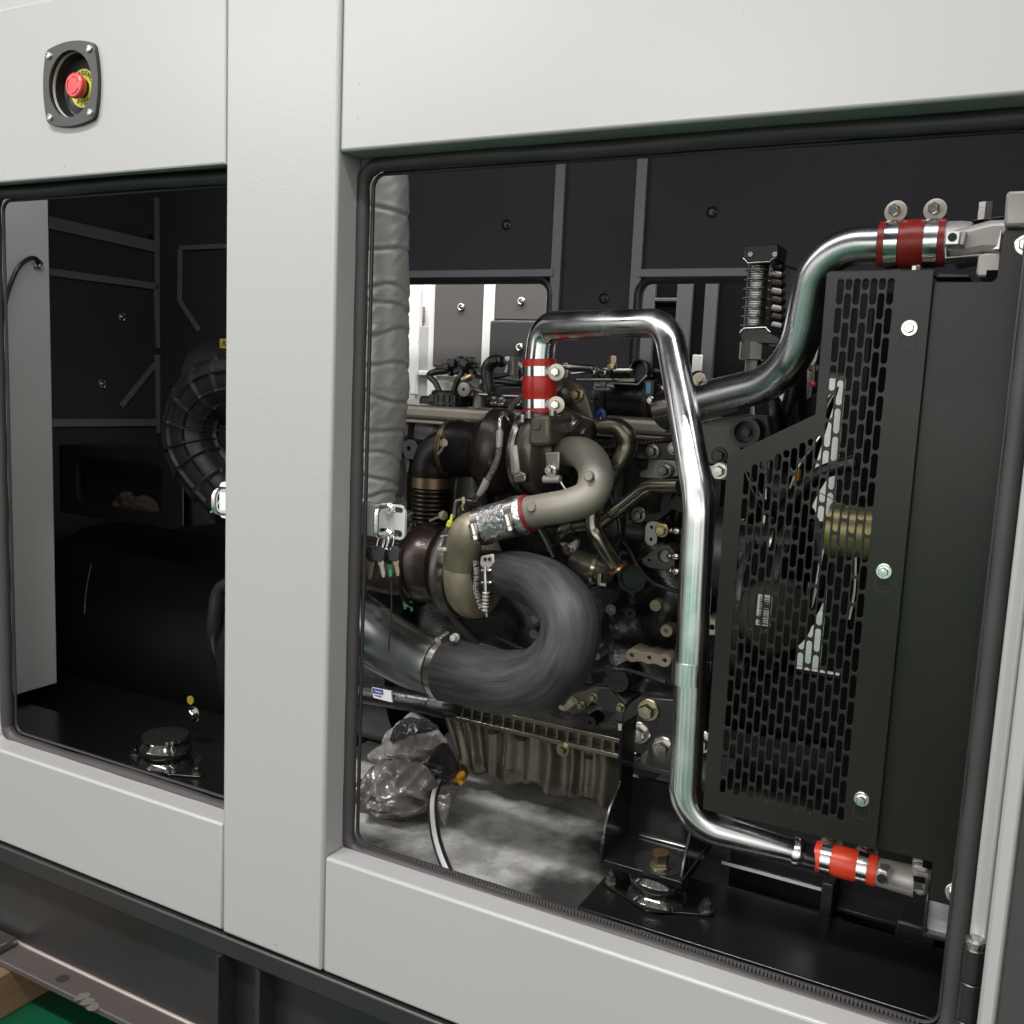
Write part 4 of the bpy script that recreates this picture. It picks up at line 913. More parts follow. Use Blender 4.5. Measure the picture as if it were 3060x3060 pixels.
T('bolt_tail', 'zinc', [(1452, 1798, .25, 8), (1452, 1808, .25, 8), (1454, 1812, .25, 5), (1456, 1842, .25, 4.5)], worm, 10, 1)
# lower steel intake tube leaving to the left
lt = T('intake_tube', 'dark_pipe', [(940, 1800, .10, 96), (1010, 1836, .125, 96), (1083, 1877, .15, 94), (1160, 1926, .185, 91), (1230, 1966, .215, 88), (1290, 1988, .232, 85), (1340, 2002, .242, 84)], None, 48, 8)
tag(lt, 'wide scuffed steel intake tube running down from left edge into the black hose', 'tube')
mb = MB()
for u0, v0, u1, v1 in ((1204, 1905, 1210, 1965), (1222, 1908, 1218, 1980)):
    mb.tube([(P(u0 + (u1 - u0) * t, v0 + (v1 - v0) * t, .141 + .055 * abs(t - .45) ** 1.5 - .010 * (1 - abs(t - .5))), .0032 - .002 * t) for t in (0, .25, .5, .75, 1)], 8)
# polished charge-air loop
pa = thing('charge_air_loop', P(2050, 1700, .22), 'long polished pipe looping from the upper red coupling down to the lower red coupling', 'pipe')
ptsA = px([(1612, 1085, .42, 44), (1624, 975, .42, 44), (1994, 964, .30, 44), (2090, 1500, .20, 49), (2042, 2452, .19, 48), (2400, 2552, .24, 36)])
MB().tube(fillet(ptsA, [.058, .062, .10, .058], 14), 40).build('pipe_body', 'chrome', pa)
a = P(2375, 2544, .236); b = P(2382, 2547, .237)
MB().lathe(a, b - a, [(-.006, .0158), (-.002, .0182), (.002, .0192), (.006, .0182), (.009, .0172)], 36).build('bead', 'chrome', pa)
a = P(2380, 2546, .237); b = P(2450, 2566, .25); rb = 38 * S(2400, 2545, .24)
MB().tube([(a, rb), (b, rb)], 36).build('pipe_end', 'chrome', pa)
# strap clip that holds it
rk = 49.5 * S(2050, 2005, .195)
p0 = P(2061, 1976, .195); p1 = P(2058, 2042, .194)
band(MB(), p0, p1, rk * .98, rk * 1.04, 44).build('strap_clip', 'chrome', pa)
MB().pp([(2080, 1980), (2128, 1976), (2126, 2036), (2078, 2040)], .205, .004).build('clip_bracket', 'black_gloss', pa, .002)
# second polished pipe to the radiator
pb = thing('radiator_charge_pipe', P(2400, 1000, .34), 'polished S-bent pipe rising behind the perforated guard to the upper right coupling', 'pipe')
ptsB = px([(1990, 1226, .48, 60), (2376, 1126, .37, 56), (2446, 736, .33, 55), (2720, 729, .33, 56)])
ptsB[1] = (ptsB[1][0], ptsB[1][1]); 
MB().tube(fillet(ptsB, [.115, .100], 18), 44).build('pipe_body', 'dark_chrome', pb)
# red couplings with their clamps
def coupling(name, label, a, b, r, m, bands, clampdir, tdir, bolt_y=None):
    """a-b axis ends (Vector); bands: (t0,t1) along it; bolts sit where clampdir points"""
    t_ = thing(name, (a + b) / 2, label, 'coupling', 'red silicone couplings')
    d = (b - a).normalized(); L = (b - a).length
    prof = [(0, r * .9), (0, r), (L * .12, r * 1.0)]
    prof += [(L * .30, r * .985), (L * .36, r * 1.03), (L * .5, r * 1.045), (L * .64, r * 1.03), (L * .70, r * .985), (L * .9, r), (L, r), (L, r * .9)]
    MB().lathe(a, d, prof, 44).build('sleeve', m, t_)
    for t0, t1 in bands:
        p0, p1 = a + d * L * t0, a + d * L * t1
        cb = band(MB(), p0, p1, r * 1.0, r * 1.035, 48).build('clamp_band', 'chrome', t_)
        mid = (p0 + p1) / 2; c = mid + clampdir * (r * 1.03 + .010)
        MB().lathe(c - tdir * .004, tdir, [(0, .0135), (.004, .0135), (.0045, .011)], 28).build('washer', 'washer_zinc', cb)
        MB().bolt(c + tdir * .0005, tdir, .0072, .011, 0).build('bolt', 'zinc', cb)
        mb = MB(); mb.lathe(c + tdir * -.004, -tdir, [(0, .0075), (.004, .0075), (.004, .0055), (.03, .0055), (.03, .0045), (.046, .0045)], 14); mb.build('t_bolt', 'dull_steel', cb)
        MB().obox(mid + clampdir * (r * 1.03 + .002) - tdir * .012, d * L * (t1 - t0) * .48, clampdir * .004, tdir * .006).build('clamp_lug', 'zinc', cb, .0015)
    return t_
a, b = P(1613, 1232, .42), P(1613, 1074, .42); r = 51 * S(1613, 1150, .42)
coupling('hose_coupling', 'bright red coupling standing upright on top of the upper turbocharger', a, b, r, 'red', ((.08, .245), (.68, .86)), Vector((.93, -.36, 0)).normalized(), Vector((.22, -1, .05)).normalized())
a, b = P(2628, 732, .33), P(2826, 726, .33); r = 69 * S(2720, 730, .33)
coupling('hose_coupling', 'dark red coupling lying level at the top right above the perforated guard', a, b, r, 'red_deep', ((.11, .31), (.70, .90)), Vector((0, -.1, 1)).normalized(), Vector((-.1, -1, .05)).normalized())
a, b = P(2437, 2556, .25), P(2622, 2604, .25); r = 45 * S(2530, 2575, .25)
coupling('hose_coupling', 'orange red coupling at the bottom right under the perforated guard', a, b, r, 'red_orange', ((.11, .27), (.69, .85)), Vector((0, 1, .35)).normalized(), Vector((0, -.35, 1)).normalized())
# ================================================================== RADIATOR SIDE
YG = .17
rad = thing('radiator', (.1, .6, ZT), 'tall black radiator side plate with aluminium inlet tanks at the right of the bay', 'radiator')
MB().pp([(2700, 842), (2962, 842), (2972, 838), (2980, 826), (2996, 700), (3002, 690), (3012, 684), (3180, 676), (3180, 2900), (2864, 2714), (2774, 2690), (2786, 2578), (2714, 2560), (2560, 2524)], YG + .012, .004).build('side_plate', 'guard_black', rad, .001)
XG = P(2725, 1500, YG + .012).x
MB().box(P(2556, 1500, .45).x, .30, .45, .98, -.62, .14).build('core', 'void_black', rad)
MB().box(XG + .05, .30, YG + .03, .44, -.55, .14).build('core_frame', 'void_black', rad)
# upper inlet tank of cast aluminium
T('inlet_neck', 'alu_cast', [(2815, 726, .33, 62), (2870, 724, .33, 62), (2900, 724, .33, 58)], rad, 36, 2)
MB().pp([(2832, 690), (2895, 672), (2960, 655), (3100, 650), (3100, 770), (2998, 754), (2935, 752), (2830, 776)], .30, .12).build('inlet_tank', 'alu_cast', rad, .008)
MB().pp([(2924, 762), (2944, 756), (2992, 756), (2992, 826), (2924, 828), (2916, 818)], .27, .05).build('tank_foot', 'alu_cast', rad, .006)
MB().pp([(3006, 576), (3016, 570), (3120, 566), (3120, 674), (3000, 676)], YG - .005, .10).build('tank_corner', 'alu_cast', rad, .006)
bk = MB().pp([(2826, 690), (2872, 690), (2866, 732), (2822, 733)], .268, .03).build('clamp_block', 'alu_bright', rad, .0015)
MB().pp([(2872, 690), (2889, 690), (2880, 732), (2866, 732)], .270, .03).build('clamp_block', 'alu_cast', rad, .001)
MB().lathe(P(2846, 709, .2675), FRONT, [(0, .005), (.001, .005), (.001, .0005)], 16).build('block_hole', 'ink', bk)
MB().pp([(2822, 740), (2830, 740), (2828, 768), (2934, 758), (2934, 766), (2824, 772)], .29, .03).build('tank_rib', 'alu_cast', rad, .002)
MB().pp([(2990, 686), (2996, 690), (2988, 748), (2962, 746), (2978, 735)], .20, .02).build('tank_rib', 'alu_bright', rad, .002)
MB().pp([(2810, 816), (2898, 820), (2898, 830), (2790, 830)], .24, .06).build('ledge', 'guard_black', rad, .001)
MB().lathe(P(2944, 634, .42), (0, 0, 1), [(-.01, .009), (.012, .009), (.013, .007)], 6).build('tank_nut', 'zinc', rad)
MB().pp([(2900, 652), (3010, 638), (3010, 654), (2905, 668)], .44, .04).build('tank_ridge', 'plastic_black', rad, .004)
MB().bolt(P(3066, 732, YG + .012), FRONT, .0075, .010, 1.5).build('bolt', 'zinc_bright', rad)
# lower outlet
T('outlet_neck', 'alu_cast', [(2606, 2600, .25, 40), (2650, 2612, .25, 42), (2735, 2634, .25, 46)], rad, 36, 2)
MB().pp([(2726, 2562), (2776, 2572), (2787, 2582), (2787, 2640), (2766, 2684), (2740, 2678), (2722, 2660)], .225, .07).build('outlet_tank', 'alu_cast', rad, .008)
MB().pp([(2722, 2588), (2738, 2580), (2778, 2592), (2772, 2616), (2732, 2606)], .218, .03).build('outlet_lug', 'alu_cast', rad, .006)
ob = MB().pp([(2622, 2594), (2656, 2604), (2654, 2650), (2614, 2640)], .215, .02).build('clamp_block', 'alu_bright', rad, .003)
MB().lathe(P(2635, 2626, .2145), FRONT, [(0, .006), (.001, .006), (.001, .003), (.0004, .003), (.0004, .0004)], 18).build('block_hole', 'ink', ob)
MB().lathe(P(2762, 2642, .216), (-1, -.2, 0), [(0, .0085), (.012, .0085), (.013, .007)], 6).build('bolt', 'zinc_bright', rad)
MB().bolt(P(2858, 2668, YG + .012), FRONT, .0082, .011, 1.5).build('bolt', 'zinc_bright', rad)
L = [(P(u, v, YG + .03).x, P(u, v, YG + .03).z) for u, v in ((2776, 2688), (2900, 2716), (2900, 2824), (2766, 2786))]
c = P(2840, 2762, YG + .03); q = S(2840, 2762, YG + .03)
plate('foot_plate', L, [capsule(c.x, c.z - 13 * q, c.z + 13 * q, 16 * q)], YG + .03, .004, 'alu_bright', rad, .0005)
MB().pp([(2766, 2690), (2776, 2690), (2766, 2788), (2900, 2826), (2900, 2840), (2754, 2798)], YG + .018, .05).build('foot_frame', 'black_satin', rad, .002)

# ---------------------------------------------------------------- perforated guard
gd = thing('fan_guard', P(2430, 2500, YG), 'black sheet guard with rows of long slots covering the fan', 'guard')
def W(u, v): q = P(u, v, YG); return (q.x, q.z)
outer = [W(2478, 812), W(2790, 808), W(2616, 2537), W(2103, 2418), W(2178, 1370), W(2184, 1362), W(2432, 1245), W(2441, 1236), W(2474, 818)]
kx = SX(2580, 1500, YG); kz = S(2580, 1500, YG)
dx = 25.0 * SX(2580, 900, YG); ws = dx * .86; pit = 86 * S(2580, 1000, YG); gap = pit * .085
xr = W(2660, 880)[0]; ztop = W(2580, 831)[1]; xup = W(2496, 880)[0] - dx * .4
zbot = W(2500, 2452)[1] ; xl = W(2233, 1402)[0] - dx * .3
d0, d1, d2 = W(2228, 1400), W(2305, 1372), W(2470, 1290)
holes = []
i = 0
while True:
    x = xr - i * dx
    if x < xl: break
    lim = ztop if x > xup else (d0[1] + (d2[1] - d0[1]) * (x - d0[0]) / (d2[0] - d0[0]))
    z = ztop + (0 if i % 2 == 0 else pit * .5)
    while z > zbot:
        a, b = z, z - pit + gap
        a = min(a, lim); bb = max(b, zbot)
        if a - bb > ws * 1.15: holes.append(capsule(x, bb, a, ws, 5))
        z -= pit
    i += 1
plate('guard_sheet', outer, holes, YG, .0018, 'guard_black', gd, .0004)
# folded returns
def fold(p, q, dpt=.03): 
    a, b = P(*p, YG + .002), P(*q, YG + .002); d = (b - a).normalized(); n = Vector((0, 1, 0)).cross(d) * .0015
    return MB().prism([a + n, b + n, b - n, a - n], (0, dpt, 0))
fold((2480, 814), (2788, 810), .06).build('guard_fold', 'guard_black', gd); fold((2178, 1368), (2104, 2416), .05).build('guard_fold', 'guard_black', gd)
fold((2181, 1364), (2436, 1243), .04).build('guard_fold', 'guard_black', gd); fold((2475, 816), (2441, 1236), .04).build('guard_fold', 'guard_black', gd)
for (u, v), (u2, v2) in (((2718, 981), (2715, 1024)), ((2642, 1707), (2640, 1746)), ((2575, 2387), (2575, 2425))):
    MB().bolt(P(u, v, YG), FRONT, .0056, .009, 1.6).build('bolt', 'zinc_bright', gd)
    c = P(u2, v2, YG - .0003); q = 25 * S(u2, v2, YG)
    MB().lathe(c, FRONT, [(0, q), (.0005, q), (.0005, q * .93), (0, q * .93)], 32, False).build('keyhole_edge', 'ink', gd)
MB().pp([(2668, 812), (2692, 811), (2692, 806), (2668, 806)], YG - .001, .01).build('guard_notch', 'black_satin', gd)
MB().lathe(P(2738, 806, .22), (0, 0, 1), [(-.01, .005), (.004, .005), (.005, .003)], 6).build('bolt', 'zinc_bright', gd)
# ---------------------------------------------------------------- fan, pulley and roller behind it
fn = thing('cooling_fan', (-.36, .70, -.22), 'dark cooling fan with curved blades seen through the guard slots', 'fan')
MB().lathe((-.40, .72, -.2), (1, 0, 0), [(0, .06), (.01, .075), (.06, .075), (.07, .05), (.07, .001)], 32).build('hub', 'black_satin', fn)
for k in range(11):
    a = 2 * math.pi * k / 11; rows = []
    for i in range(7):
        r = .07 + .23 * i / 6; w_ = .03 + .025 * i / 6; row = []
        for j in range(5):
            t = (j / 4 - .5) * 2; an = a + t * w_ / r * 1.2
            row.append(Vector((-.37 + t * .028 + .01 * t * t, .72 + r * math.cos(an), -.2 + r * math.sin(an))))
        rows.append(row)
    bl_ = MB().grid(rows, False, False).build('blade', 'black_gloss', fn); sm = bl_.modifiers.new('s', 'SOLIDIFY'); sm.thickness = .003
a, b = P(2462, 1560, .60), P(2640, 1570, .60)
rl = MB().lathe(P(2470, 1580, .36), (1, 0, 0), [(0, .02), (.004, .036), (.02, .036), (.022, .034), (.05, .034), (.052, .036), (.10, .036), (.12, .034), (.121, .01)], 36).build('tension_roller', 'roller'); tag(rl, 'olive brass coloured roller behind the guard slots', 'roller')
cp = thing('crank_pulley', P(2300, 1800, .45), 'grooved black crank pulley behind the lower left guard slots', 'pulley')
c = P(2235, 1790, .48)
pr = [(0, .05), (0, .095), (.01, .10)]
for k in range(6): pr += [(.012 + k * .006, .10), (.015 + k * .006, .094)]
pr += [(.05, .10), (.06, .098), (.06, .06), (.05, .055), (.05, .001)]
MB().lathe(c, (1, 0, 0), pr, 48).build('rim', 'black_satin', cp)
MB().lathe(c + Vector((.05, 0, 0)), (1, 0, 0), [(0, .04), (.02, .04), (.024, .034), (.024, .001)], 32).build('hub', 'cast_grey', cp)
wp = MB(); wp.lathe(P(2300, 1830, .42), (.6, -1, 0), [(0, .05), (.02, .055), (.04, .05), (.045, .03), (.045, .001)], 36); o = wp.build('water_pump', 'cast_dark'); tag(o, 'round dark pump body with a bar code sticker behind the middle guard slots', 'pump')
mb = MB(); bc = P(2283, 1824, .352); mb.box(bc.x - .010, bc.x + .010, bc.y, bc.y + .001, bc.z - .022, bc.z + .022); lb = mb.build('sticker', 'plate_grey', o)
mb = MB()
for k in range(12): mb.box(bc.x - .007, bc.x + .006, bc.y - .0006, bc.y, bc.z - .02 + k * .0034, bc.z - .02 + k * .0034 + (.0012 if k % 3 else .002))
mb.build('bars', 'ink', lb)
rr = random.Random(11)
cl = thing('coolant_pipework', P(2520, 1500, .55), 'tangle of thin bright pipes and hoses behind the upper guard slots', 'pipework')
T('steel_pipe', 'chrome', [(2290, 1400, .5, 9), (2288, 1480, .5, 9), (2284, 1560, .5, 9), (2270, 1620, .5, 9)], cl, 14)
T('steel_pipe', 'zinc', [(2360, 1460, .5, 5), (2390, 1390, .5, 5), (2425, 1340, .5, 5), (2455, 1300, .5, 5)], cl, 10)
T('black_hose', 'plastic_black', [(2300, 1560, .55, 22), (2360, 1500, .55, 22), (2440, 1420, .55, 22), (2560, 1380, .55, 22)], cl, 16)
T('black_hose', 'plastic_black', [(2340, 1900, .5, 26), (2420, 1820, .5, 26), (2455, 1700, .5, 26), (2450, 1560, .5, 26)], cl, 16)
T('black_hose', 'plastic_black', [(2370, 1110, .62, 16), (2360, 1190, .62, 20), (2330, 1280, .62, 20), (2320, 1400, .62, 20)], cl, 14)
T('bright_pipe', 'chrome', [(2462, 1640, .42, 9), (2450, 1700, .42, 10), (2440, 1760, .42, 10), (2425, 1820, .42, 9)], cl, 14)
T('bright_pipe', 'zinc_bright', [(2560, 1640, .4, 8), (2556, 1760, .4, 8), (2540, 1850, .4, 8)], cl, 14)
T('bright_pipe', 'chrome', [(2418, 1740, .45, 7), (2410, 1790, .45, 7), (2415, 1850, .45, 7)], cl, 12)
T('thin_wire', 'zinc', [(2440, 1470, .4, 2), (2470, 1482, .4, 2), (2500, 1500, .4, 2)], cl, 6)
MB().pp([(2376, 1090), (2396, 1090), (2396, 1290), (2372, 1300)], .66, .02).build('support_strut', 'black_satin', cl, .003)
MB().pp([(2362, 1165), (2370, 1165), (2356, 1285), (2346, 1288)], .64, .008).build('support_edge', 'zinc', cl, .001)
MB().pp([(2385, 1205), (2450, 1170), (2450, 1250), (2380, 1290)], .7, .04).build('fan_bracket', 'plastic_black', cl, .004)
T('red_terminal', 'red', [(2424, 1140, .6, 7), (2432, 1150, .6, 8), (2438, 1150, .6, 4)], cl, 8)
T('brass_stem', 'brass', [(2432, 1090, .6, 6), (2431, 1145, .6, 4)], cl, 10, 1)
MB().pp([(2415, 1090), (2450, 1090), (2448, 1112), (2416, 1110)], .6, .02).build('stem_block', 'plastic_black', cl, .002)
mb = MB(); mb.pp([(2372, 1404), (2388, 1402), (2386, 1440), (2370, 1440)], .44, .02); mb.build('amber_connector', 'amber', cl, .003)
T('green_wire', 'wire_green', [(2360, 1395, .45, 3), (2380, 1430, .45, 3), (2370, 1450, .45, 3)], cl, 6)
# ---------------------------------------------------------------- ribbed breather unit with bracket
rb_ = thing('ribbed_fitting', P(2260, 1000, .62), 'ribbed silver metal cylinder under a black bracket beside a bank of ribs', 'fitting')
Yr = .62; c = P(2262, 870, Yr); z0 = P(2262, 786, Yr).z; z1 = P(2256, 978, Yr).z; r = 31 * S(2262, 870, Yr)
pr = []; n = 7; Lh = z0 - z1
for k in range(n):
    b0 = Lh * k / n; pt = Lh / n
    for j in range(3): pr += [(b0 + pt * (.05 + .22 * j), r), (b0 + pt * (.13 + .22 * j), r * 1.035), (b0 + pt * (.2 + .22 * j), r)]
    pr += [(b0 + pt * .72, r), (b0 + pt * .78, r * 1.30), (b0 + pt * .86, r * 1.30), (b0 + pt * .93, r)]
MB().lathe((c.x, c.y, z0), (0, 0, -1), pr, 36).build('ribbed_body', 'dull_steel', rb_)
for k in range(8):
    v = 790 + k * 25.5; T('cooling_rib', 'bellows' if k % 2 == 0 else 'dull_steel', [(2308, v, Yr + .03, 4), (2314, v + 2, Yr + .02, 11), (2325, v + 5, Yr + .02, 11), (2385, v + 27, Yr + .12, 11)], rb_, 16, 1)
MB().pp([(2310, 782), (2384, 812), (2384, 1010), (2300, 980)], Yr + .04, .04).build('rib_core', 'plastic_black', rb_)
MB().pp([(2226, 732), (2324, 728), (2318, 770), (2312, 776), (2302, 782), (2234, 786), (2228, 776), (2222, 772)], Yr - .035, .07).build('top_bracket', 'plastic_black', rb_, .002)
pts = px([(2221, 772, Yr - .036, 2), (2228, 778, Yr - .036, 2), (2234, 786, Yr - .036, 2), (2300, 782, Yr - .036, 2), (2308, 774, Yr - .036, 2), (2318, 770, Yr - .036, 2)])
MB().tube(pts, 8).build('bracket_edge', 'zinc', rb_)
MB().tube(px([(2226, 770, Yr - .036, 1.2), (2228, 733, Yr - .036, 1.2), (2322, 729, Yr - .036, 1.2), (2320, 768, Yr - .036, 1.2)]), 6).build('bracket_rim', 'dull_steel', rb_)
for u in (2243, 2316): MB().lathe(P(u, 760, Yr - .036), FRONT, [(0, .004), (.002, .004), (.002, .0005)], 10).build('rivet', 'zinc', rb_)
MB().tube(px([(2211, 995, Yr - .03, 2), (2215, 988, Yr - .03, 2), (2224, 981, Yr - .03, 2), (2288, 978, Yr - .03, 2), (2296, 988, Yr - .03, 2), (2302, 992, Yr - .03, 2)]), 8).build('bracket_edge', 'zinc', rb_)
MB().pp([(2212, 996), (2224, 983), (2288, 980), (2302, 996), (2330, 1010), (2325, 1030), (2216, 1024)], Yr - .02, .07).build('lower_bracket', 'black_satin', rb_, .002)
MB().lathe(P(2258, 982, Yr), (0, 0, -1), [(0, .020), (.022, .020), (.022, .024), (.05, .024), (.052, .013), (.08, .013)], 8).build('hex_nut', 'dull_steel', rb_)
T('down_pipe', 'zinc', [(2252, 1055, Yr, 12), (2252, 1110, Yr, 12), (2252, 1260, Yr, 12)], rb_, 14)
sc_ = P(2008, 1130, .5); mb = MB(); mb.lathe(P(2090, 1136, .44), (.2, -1, .3), [(0, .010), (.006, .010), (.007, .006), (.012, .006)], 14); mb.build('pipe_screw', 'cast_beige', rb_)
# ---------------------------------------------------------------- exhaust wrap
rows = []; Yw = .30
wr = thing('wrapped_exhaust', P(1160, 1490, Yw), 'vertical exhaust pipe wrapped in quilted silver grey fabric at the left of the bay', 'exhaust pipe')
zt_, zb_ = P(1160, 470, Yw).z, P(1145, 1492, Yw).z
seams = [P(1150, v, Yw).z for v in (520, 625, 735, 860, 905, 985, 1090, 1175, 1265, 1345, 1412, 1462)]
pts = []; N = 300
for i in range(N + 1):
    z = zt_ + (zb_ - zt_) * i / N; v = 470 + 1022 * i / N
    xr_ = P(1206 - max(0, (v - 1150)) * .115, v, Yw).x
    rad_ = .040
    pts.append((Vector((xr_ - rad_ * .93, Yw, z)), rad_))
def wmod(i, a, p):
    zt2 = p.z + .012 * math.sin(a) + .007 * math.sin(2 * a + 1)
    s_ = 0
    for k, zz in enumerate(seams):
        d = (zt2 - zz - .006 * math.sin(a * (1 + k % 2) + k)) / .004
        s_ -= .055 * math.exp(-d * d) - .02 * math.exp(-((d - 1.6) / 1.2) ** 2)
    w1 = noise.noise(Vector((math.cos(a) * 1.2, math.sin(a) * 1.2, p.z * 26 + a * .8))) * .022
    w2 = noise.noise(Vector((math.cos(a) * 2.0, math.sin(a) * 2.0, p.z * 75 + 2.6 * a))) * .028
    return 1 + s_ + w1 + w2
MB().tube(pts, 72, True, wmod).build('fabric_wrap', 'wrap', wr, smooth=60)
MB().tube([(pts[-1][0] + Vector((0, 0, .002)), .038), (pts[-1][0] - Vector((0, 0, .05)), .038)], 32).build('pipe_end', 'iron_dark', wr)
mb = MB()
for zz, n_ in ((seams[4], 26), (seams[7], 26), (seams[10], 26), (seams[5], 26)):
    c = min(pts, key=lambda q: abs(q[0].z - zz - .006))[0]
    for k in range(n_):
        a = -math.pi / 2 - .3 + k * .09; cc = Vector((c.x + .0405 * math.sin(a + math.pi), Yw - .0405 * math.cos(a + math.pi / 2 - math.pi / 2) * 0 - .0405 * abs(math.cos(a)), zz + .008 + .001 * math.sin(k)))
        a2 = -1.2 + 2.4 * k / n_; cc = Vector((c.x + .0402 * math.sin(a2), Yw - .0402 * math.cos(a2), zz + .009 - .012 * math.sin(a2) * .0)); t = Vector((math.cos(a2), math.sin(a2), 0))
        mb.obox(cc, t * .0009, Vector((math.sin(a2), -math.cos(a2), 0)) * .0007, (0, 0, .0005))
mb.build('stitching', 'paint_in', wr)
# ---------------------------------------------------------------- door striker plates and keys
def striker(u0, v0, u1, v1, Y, label, extra=True):
    c0, c1 = P(u0, v0, Y), P(u1, v1, Y); X0, X1 = min(c0.x, c1.x), max(c0.x, c1.x); Z0, Z1 = c1.z, c0.z
    t_ = thing('door_striker', Vector((X0, Y, (Z0 + Z1) / 2)), label, 'door striker', 'door strikers on the pillar')
    return t_, X0, X1, Z0, Z1
Ys = .085
st, X0, X1, Z0, Z1 = striker(1060, 1500, 1208, 1615, Ys, 'grey striker plate with chrome U bolt in the right bay, keys hanging below')
hx = P(1176, 1520, Ys); hx2 = P(1174, 1593, Ys)
W_ = X1 - X0
plate('plate', rrect(X0 - .03, X1, Z0, Z1, .009), [[(hx.x - .024 + x, hx.z + z) for x, z in [(y, x) for x, y in capsule(0, 0, .04, .0105)]], [(hx2.x - .024 + x, hx2.z + z) for x, z in [(y, x) for x, y in capsule(0, 0, .04, .0105)]]], Ys, .004, 'plate_grey', st, .0005)
MB().box(X0 - .03, X0 - .026, .05, Ys + .004, Z0 + .004, Z1 - .004).build('plate_return', 'plate_grey', st)
uu = P(1122, 1530, Ys - .03)
pu = [(P(1166, 1518, Ys - .002), .0042), (P(1125, 1524, Ys - .034), .0042), (P(1123, 1600, Ys - .034), .0042), (P(1165, 1596, Ys - .002), .0042)]
MB().tube(fillet(pu, .006, 8), 16).build('u_bolt', 'zinc_bright', st)
for p in (P(1166, 1519, Ys), P(1165, 1595, Ys)):
    MB().lathe(p, (.12, -1, 0), [(0, .0088), (.0015, .0088), (.0015, .0074), (.0075, .0074), (.0085, .006), (.0085, .0042)], 6).build('nut', 'zinc_bright', st)
st2 = thing('door_striker', P(655, 1500, .06), 'pale striker plate with chrome U bolt peeking out left of the pillar', 'door striker', 'door strikers on the pillar')
c0, c1 = P(657, 1440, .075), P(680, 1549, .075)
plate('plate', rrect(c0.x, c0.x + .08, c1.z, c0.z, .008), [], .075, .004, 'label_white', st2, .0005)
MB().tube(fillet([(P(690, 1466, .068), .0042), (P(640, 1460, .036), .0042), (P(640, 1531, .036), .0042), (P(690, 1534, .068), .0042)], .012, 8), 16).build('u_bolt', 'zinc_bright', st2)
T('green_wire', 'wire_green', [(656, 1496, .08, 3), (650, 1510, .075, 3), (644, 1525, .07, 3), (630, 1530, .06, 3)], st2, 8)
# key ring and keys: each key is its own thing
kr = MB(); kc = P(1150, 1618, .07)
for k, (du, rr_) in enumerate(((-8, .011), (6, .009), (20, .010))):
    cc = P(1146 + du, 1622, .068 + .004 * k); kr.tube([(cc + Vector((rr_ * .5 * math.cos(a), .004 * math.sin(a) , rr_ * math.sin(a))), .0009) for a in [2 * math.pi * j / 20 for j in range(22)]], 8, False)
o = kr.build('key_ring', 'zinc'); tag(o, 'bunch of small wire key rings under the right striker plate', 'key ring')
def key(hu, hv, bu, bv, Y, m, label, hr=21, tilt=0.):
    t_ = thing('key', P(hu, hv, Y), label, 'key', 'keys hanging under the striker plate')
    s_ = S(hu, hv, Y); c = P(hu, hv, Y); R_ = hr * s_
    L = [(c.x + R_ * .92 * math.copysign(abs(math.cos(a)) ** .75, math.cos(a)), c.z + R_ * math.copysign(abs(math.sin(a)) ** .75, math.sin(a))) for a in [2 * math.pi * j / 28 for j in range(28)]]
    plate('head', L, [[(c.x - .004 + x, c.z + R_ * .62 + z) for x, z in circ(0, 0, .0022, 10)]], Y - .002, .004, 'key_head', t_, .0008)
    a = P(hu + (bu - hu) * .35, hv + hr * .8, Y); b = P(bu, bv, Y); d = (b - a).normalized(); n = Vector((0, 1, 0)).cross(d); w_ = 7.2 * s_; Ln = (b - a).length
    pts = [a + n * w_ * 1.35, a + d * Ln * .30 + n * w_ * 1.35, a + d * Ln * .33 + n * w_]
    rr = random.Random(hu)
    for k in range(5): pts += [a + d * Ln * (.40 + .1 * k) + n * w_ * (.95 if k % 2 else .68)]
    pts += [b + n * w_ * .6, b + d * .001, b - n * w_ * .6, b - d * .006 - n * w_, a + d * Ln * .33 - n * w_, a + d * Ln * .30 - n * w_ * 1.35, a - n * w_ * 1.35]
    MB().prism([p + Vector((0, -.0012, 0)) for p in pts], (0, .0022, 0)).build('blade', m, t_, .0003)
key(1114, 1656, 1104, 1730, .072, 'key_steel', 'small key with pale blade, leftmost of the bunch of keys')
key(1132, 1662, 1122, 1730, .086, 'copper', 'key with coppery blade second from the left of the hanging keys', 19)
key(1132, 1655, 1147, 1724, .066, 'key_steel', 'key with bright steel blade hanging in front of the other keys', 22)
key(1164, 1664, 1167, 1722, .082, 'wire_green', 'key with greenish blade hanging between bright and brown keys', 20)
key(1178, 1654, 1190, 1720, .074, 'key_brass', 'key with dull brass blade, rightmost of the hanging keys', 21)
ct = T('cable_tie', 'plastic_black', [(1168, 1725, .09, 2.2), (1170, 1790, .09, 2.4), (1168, 1860, .09, 2.6), (1160, 1945, .09, 3)], None, 8); tag(ct, 'thin black cable tie tail hanging below the keys over the intake tube', 'cable tie')
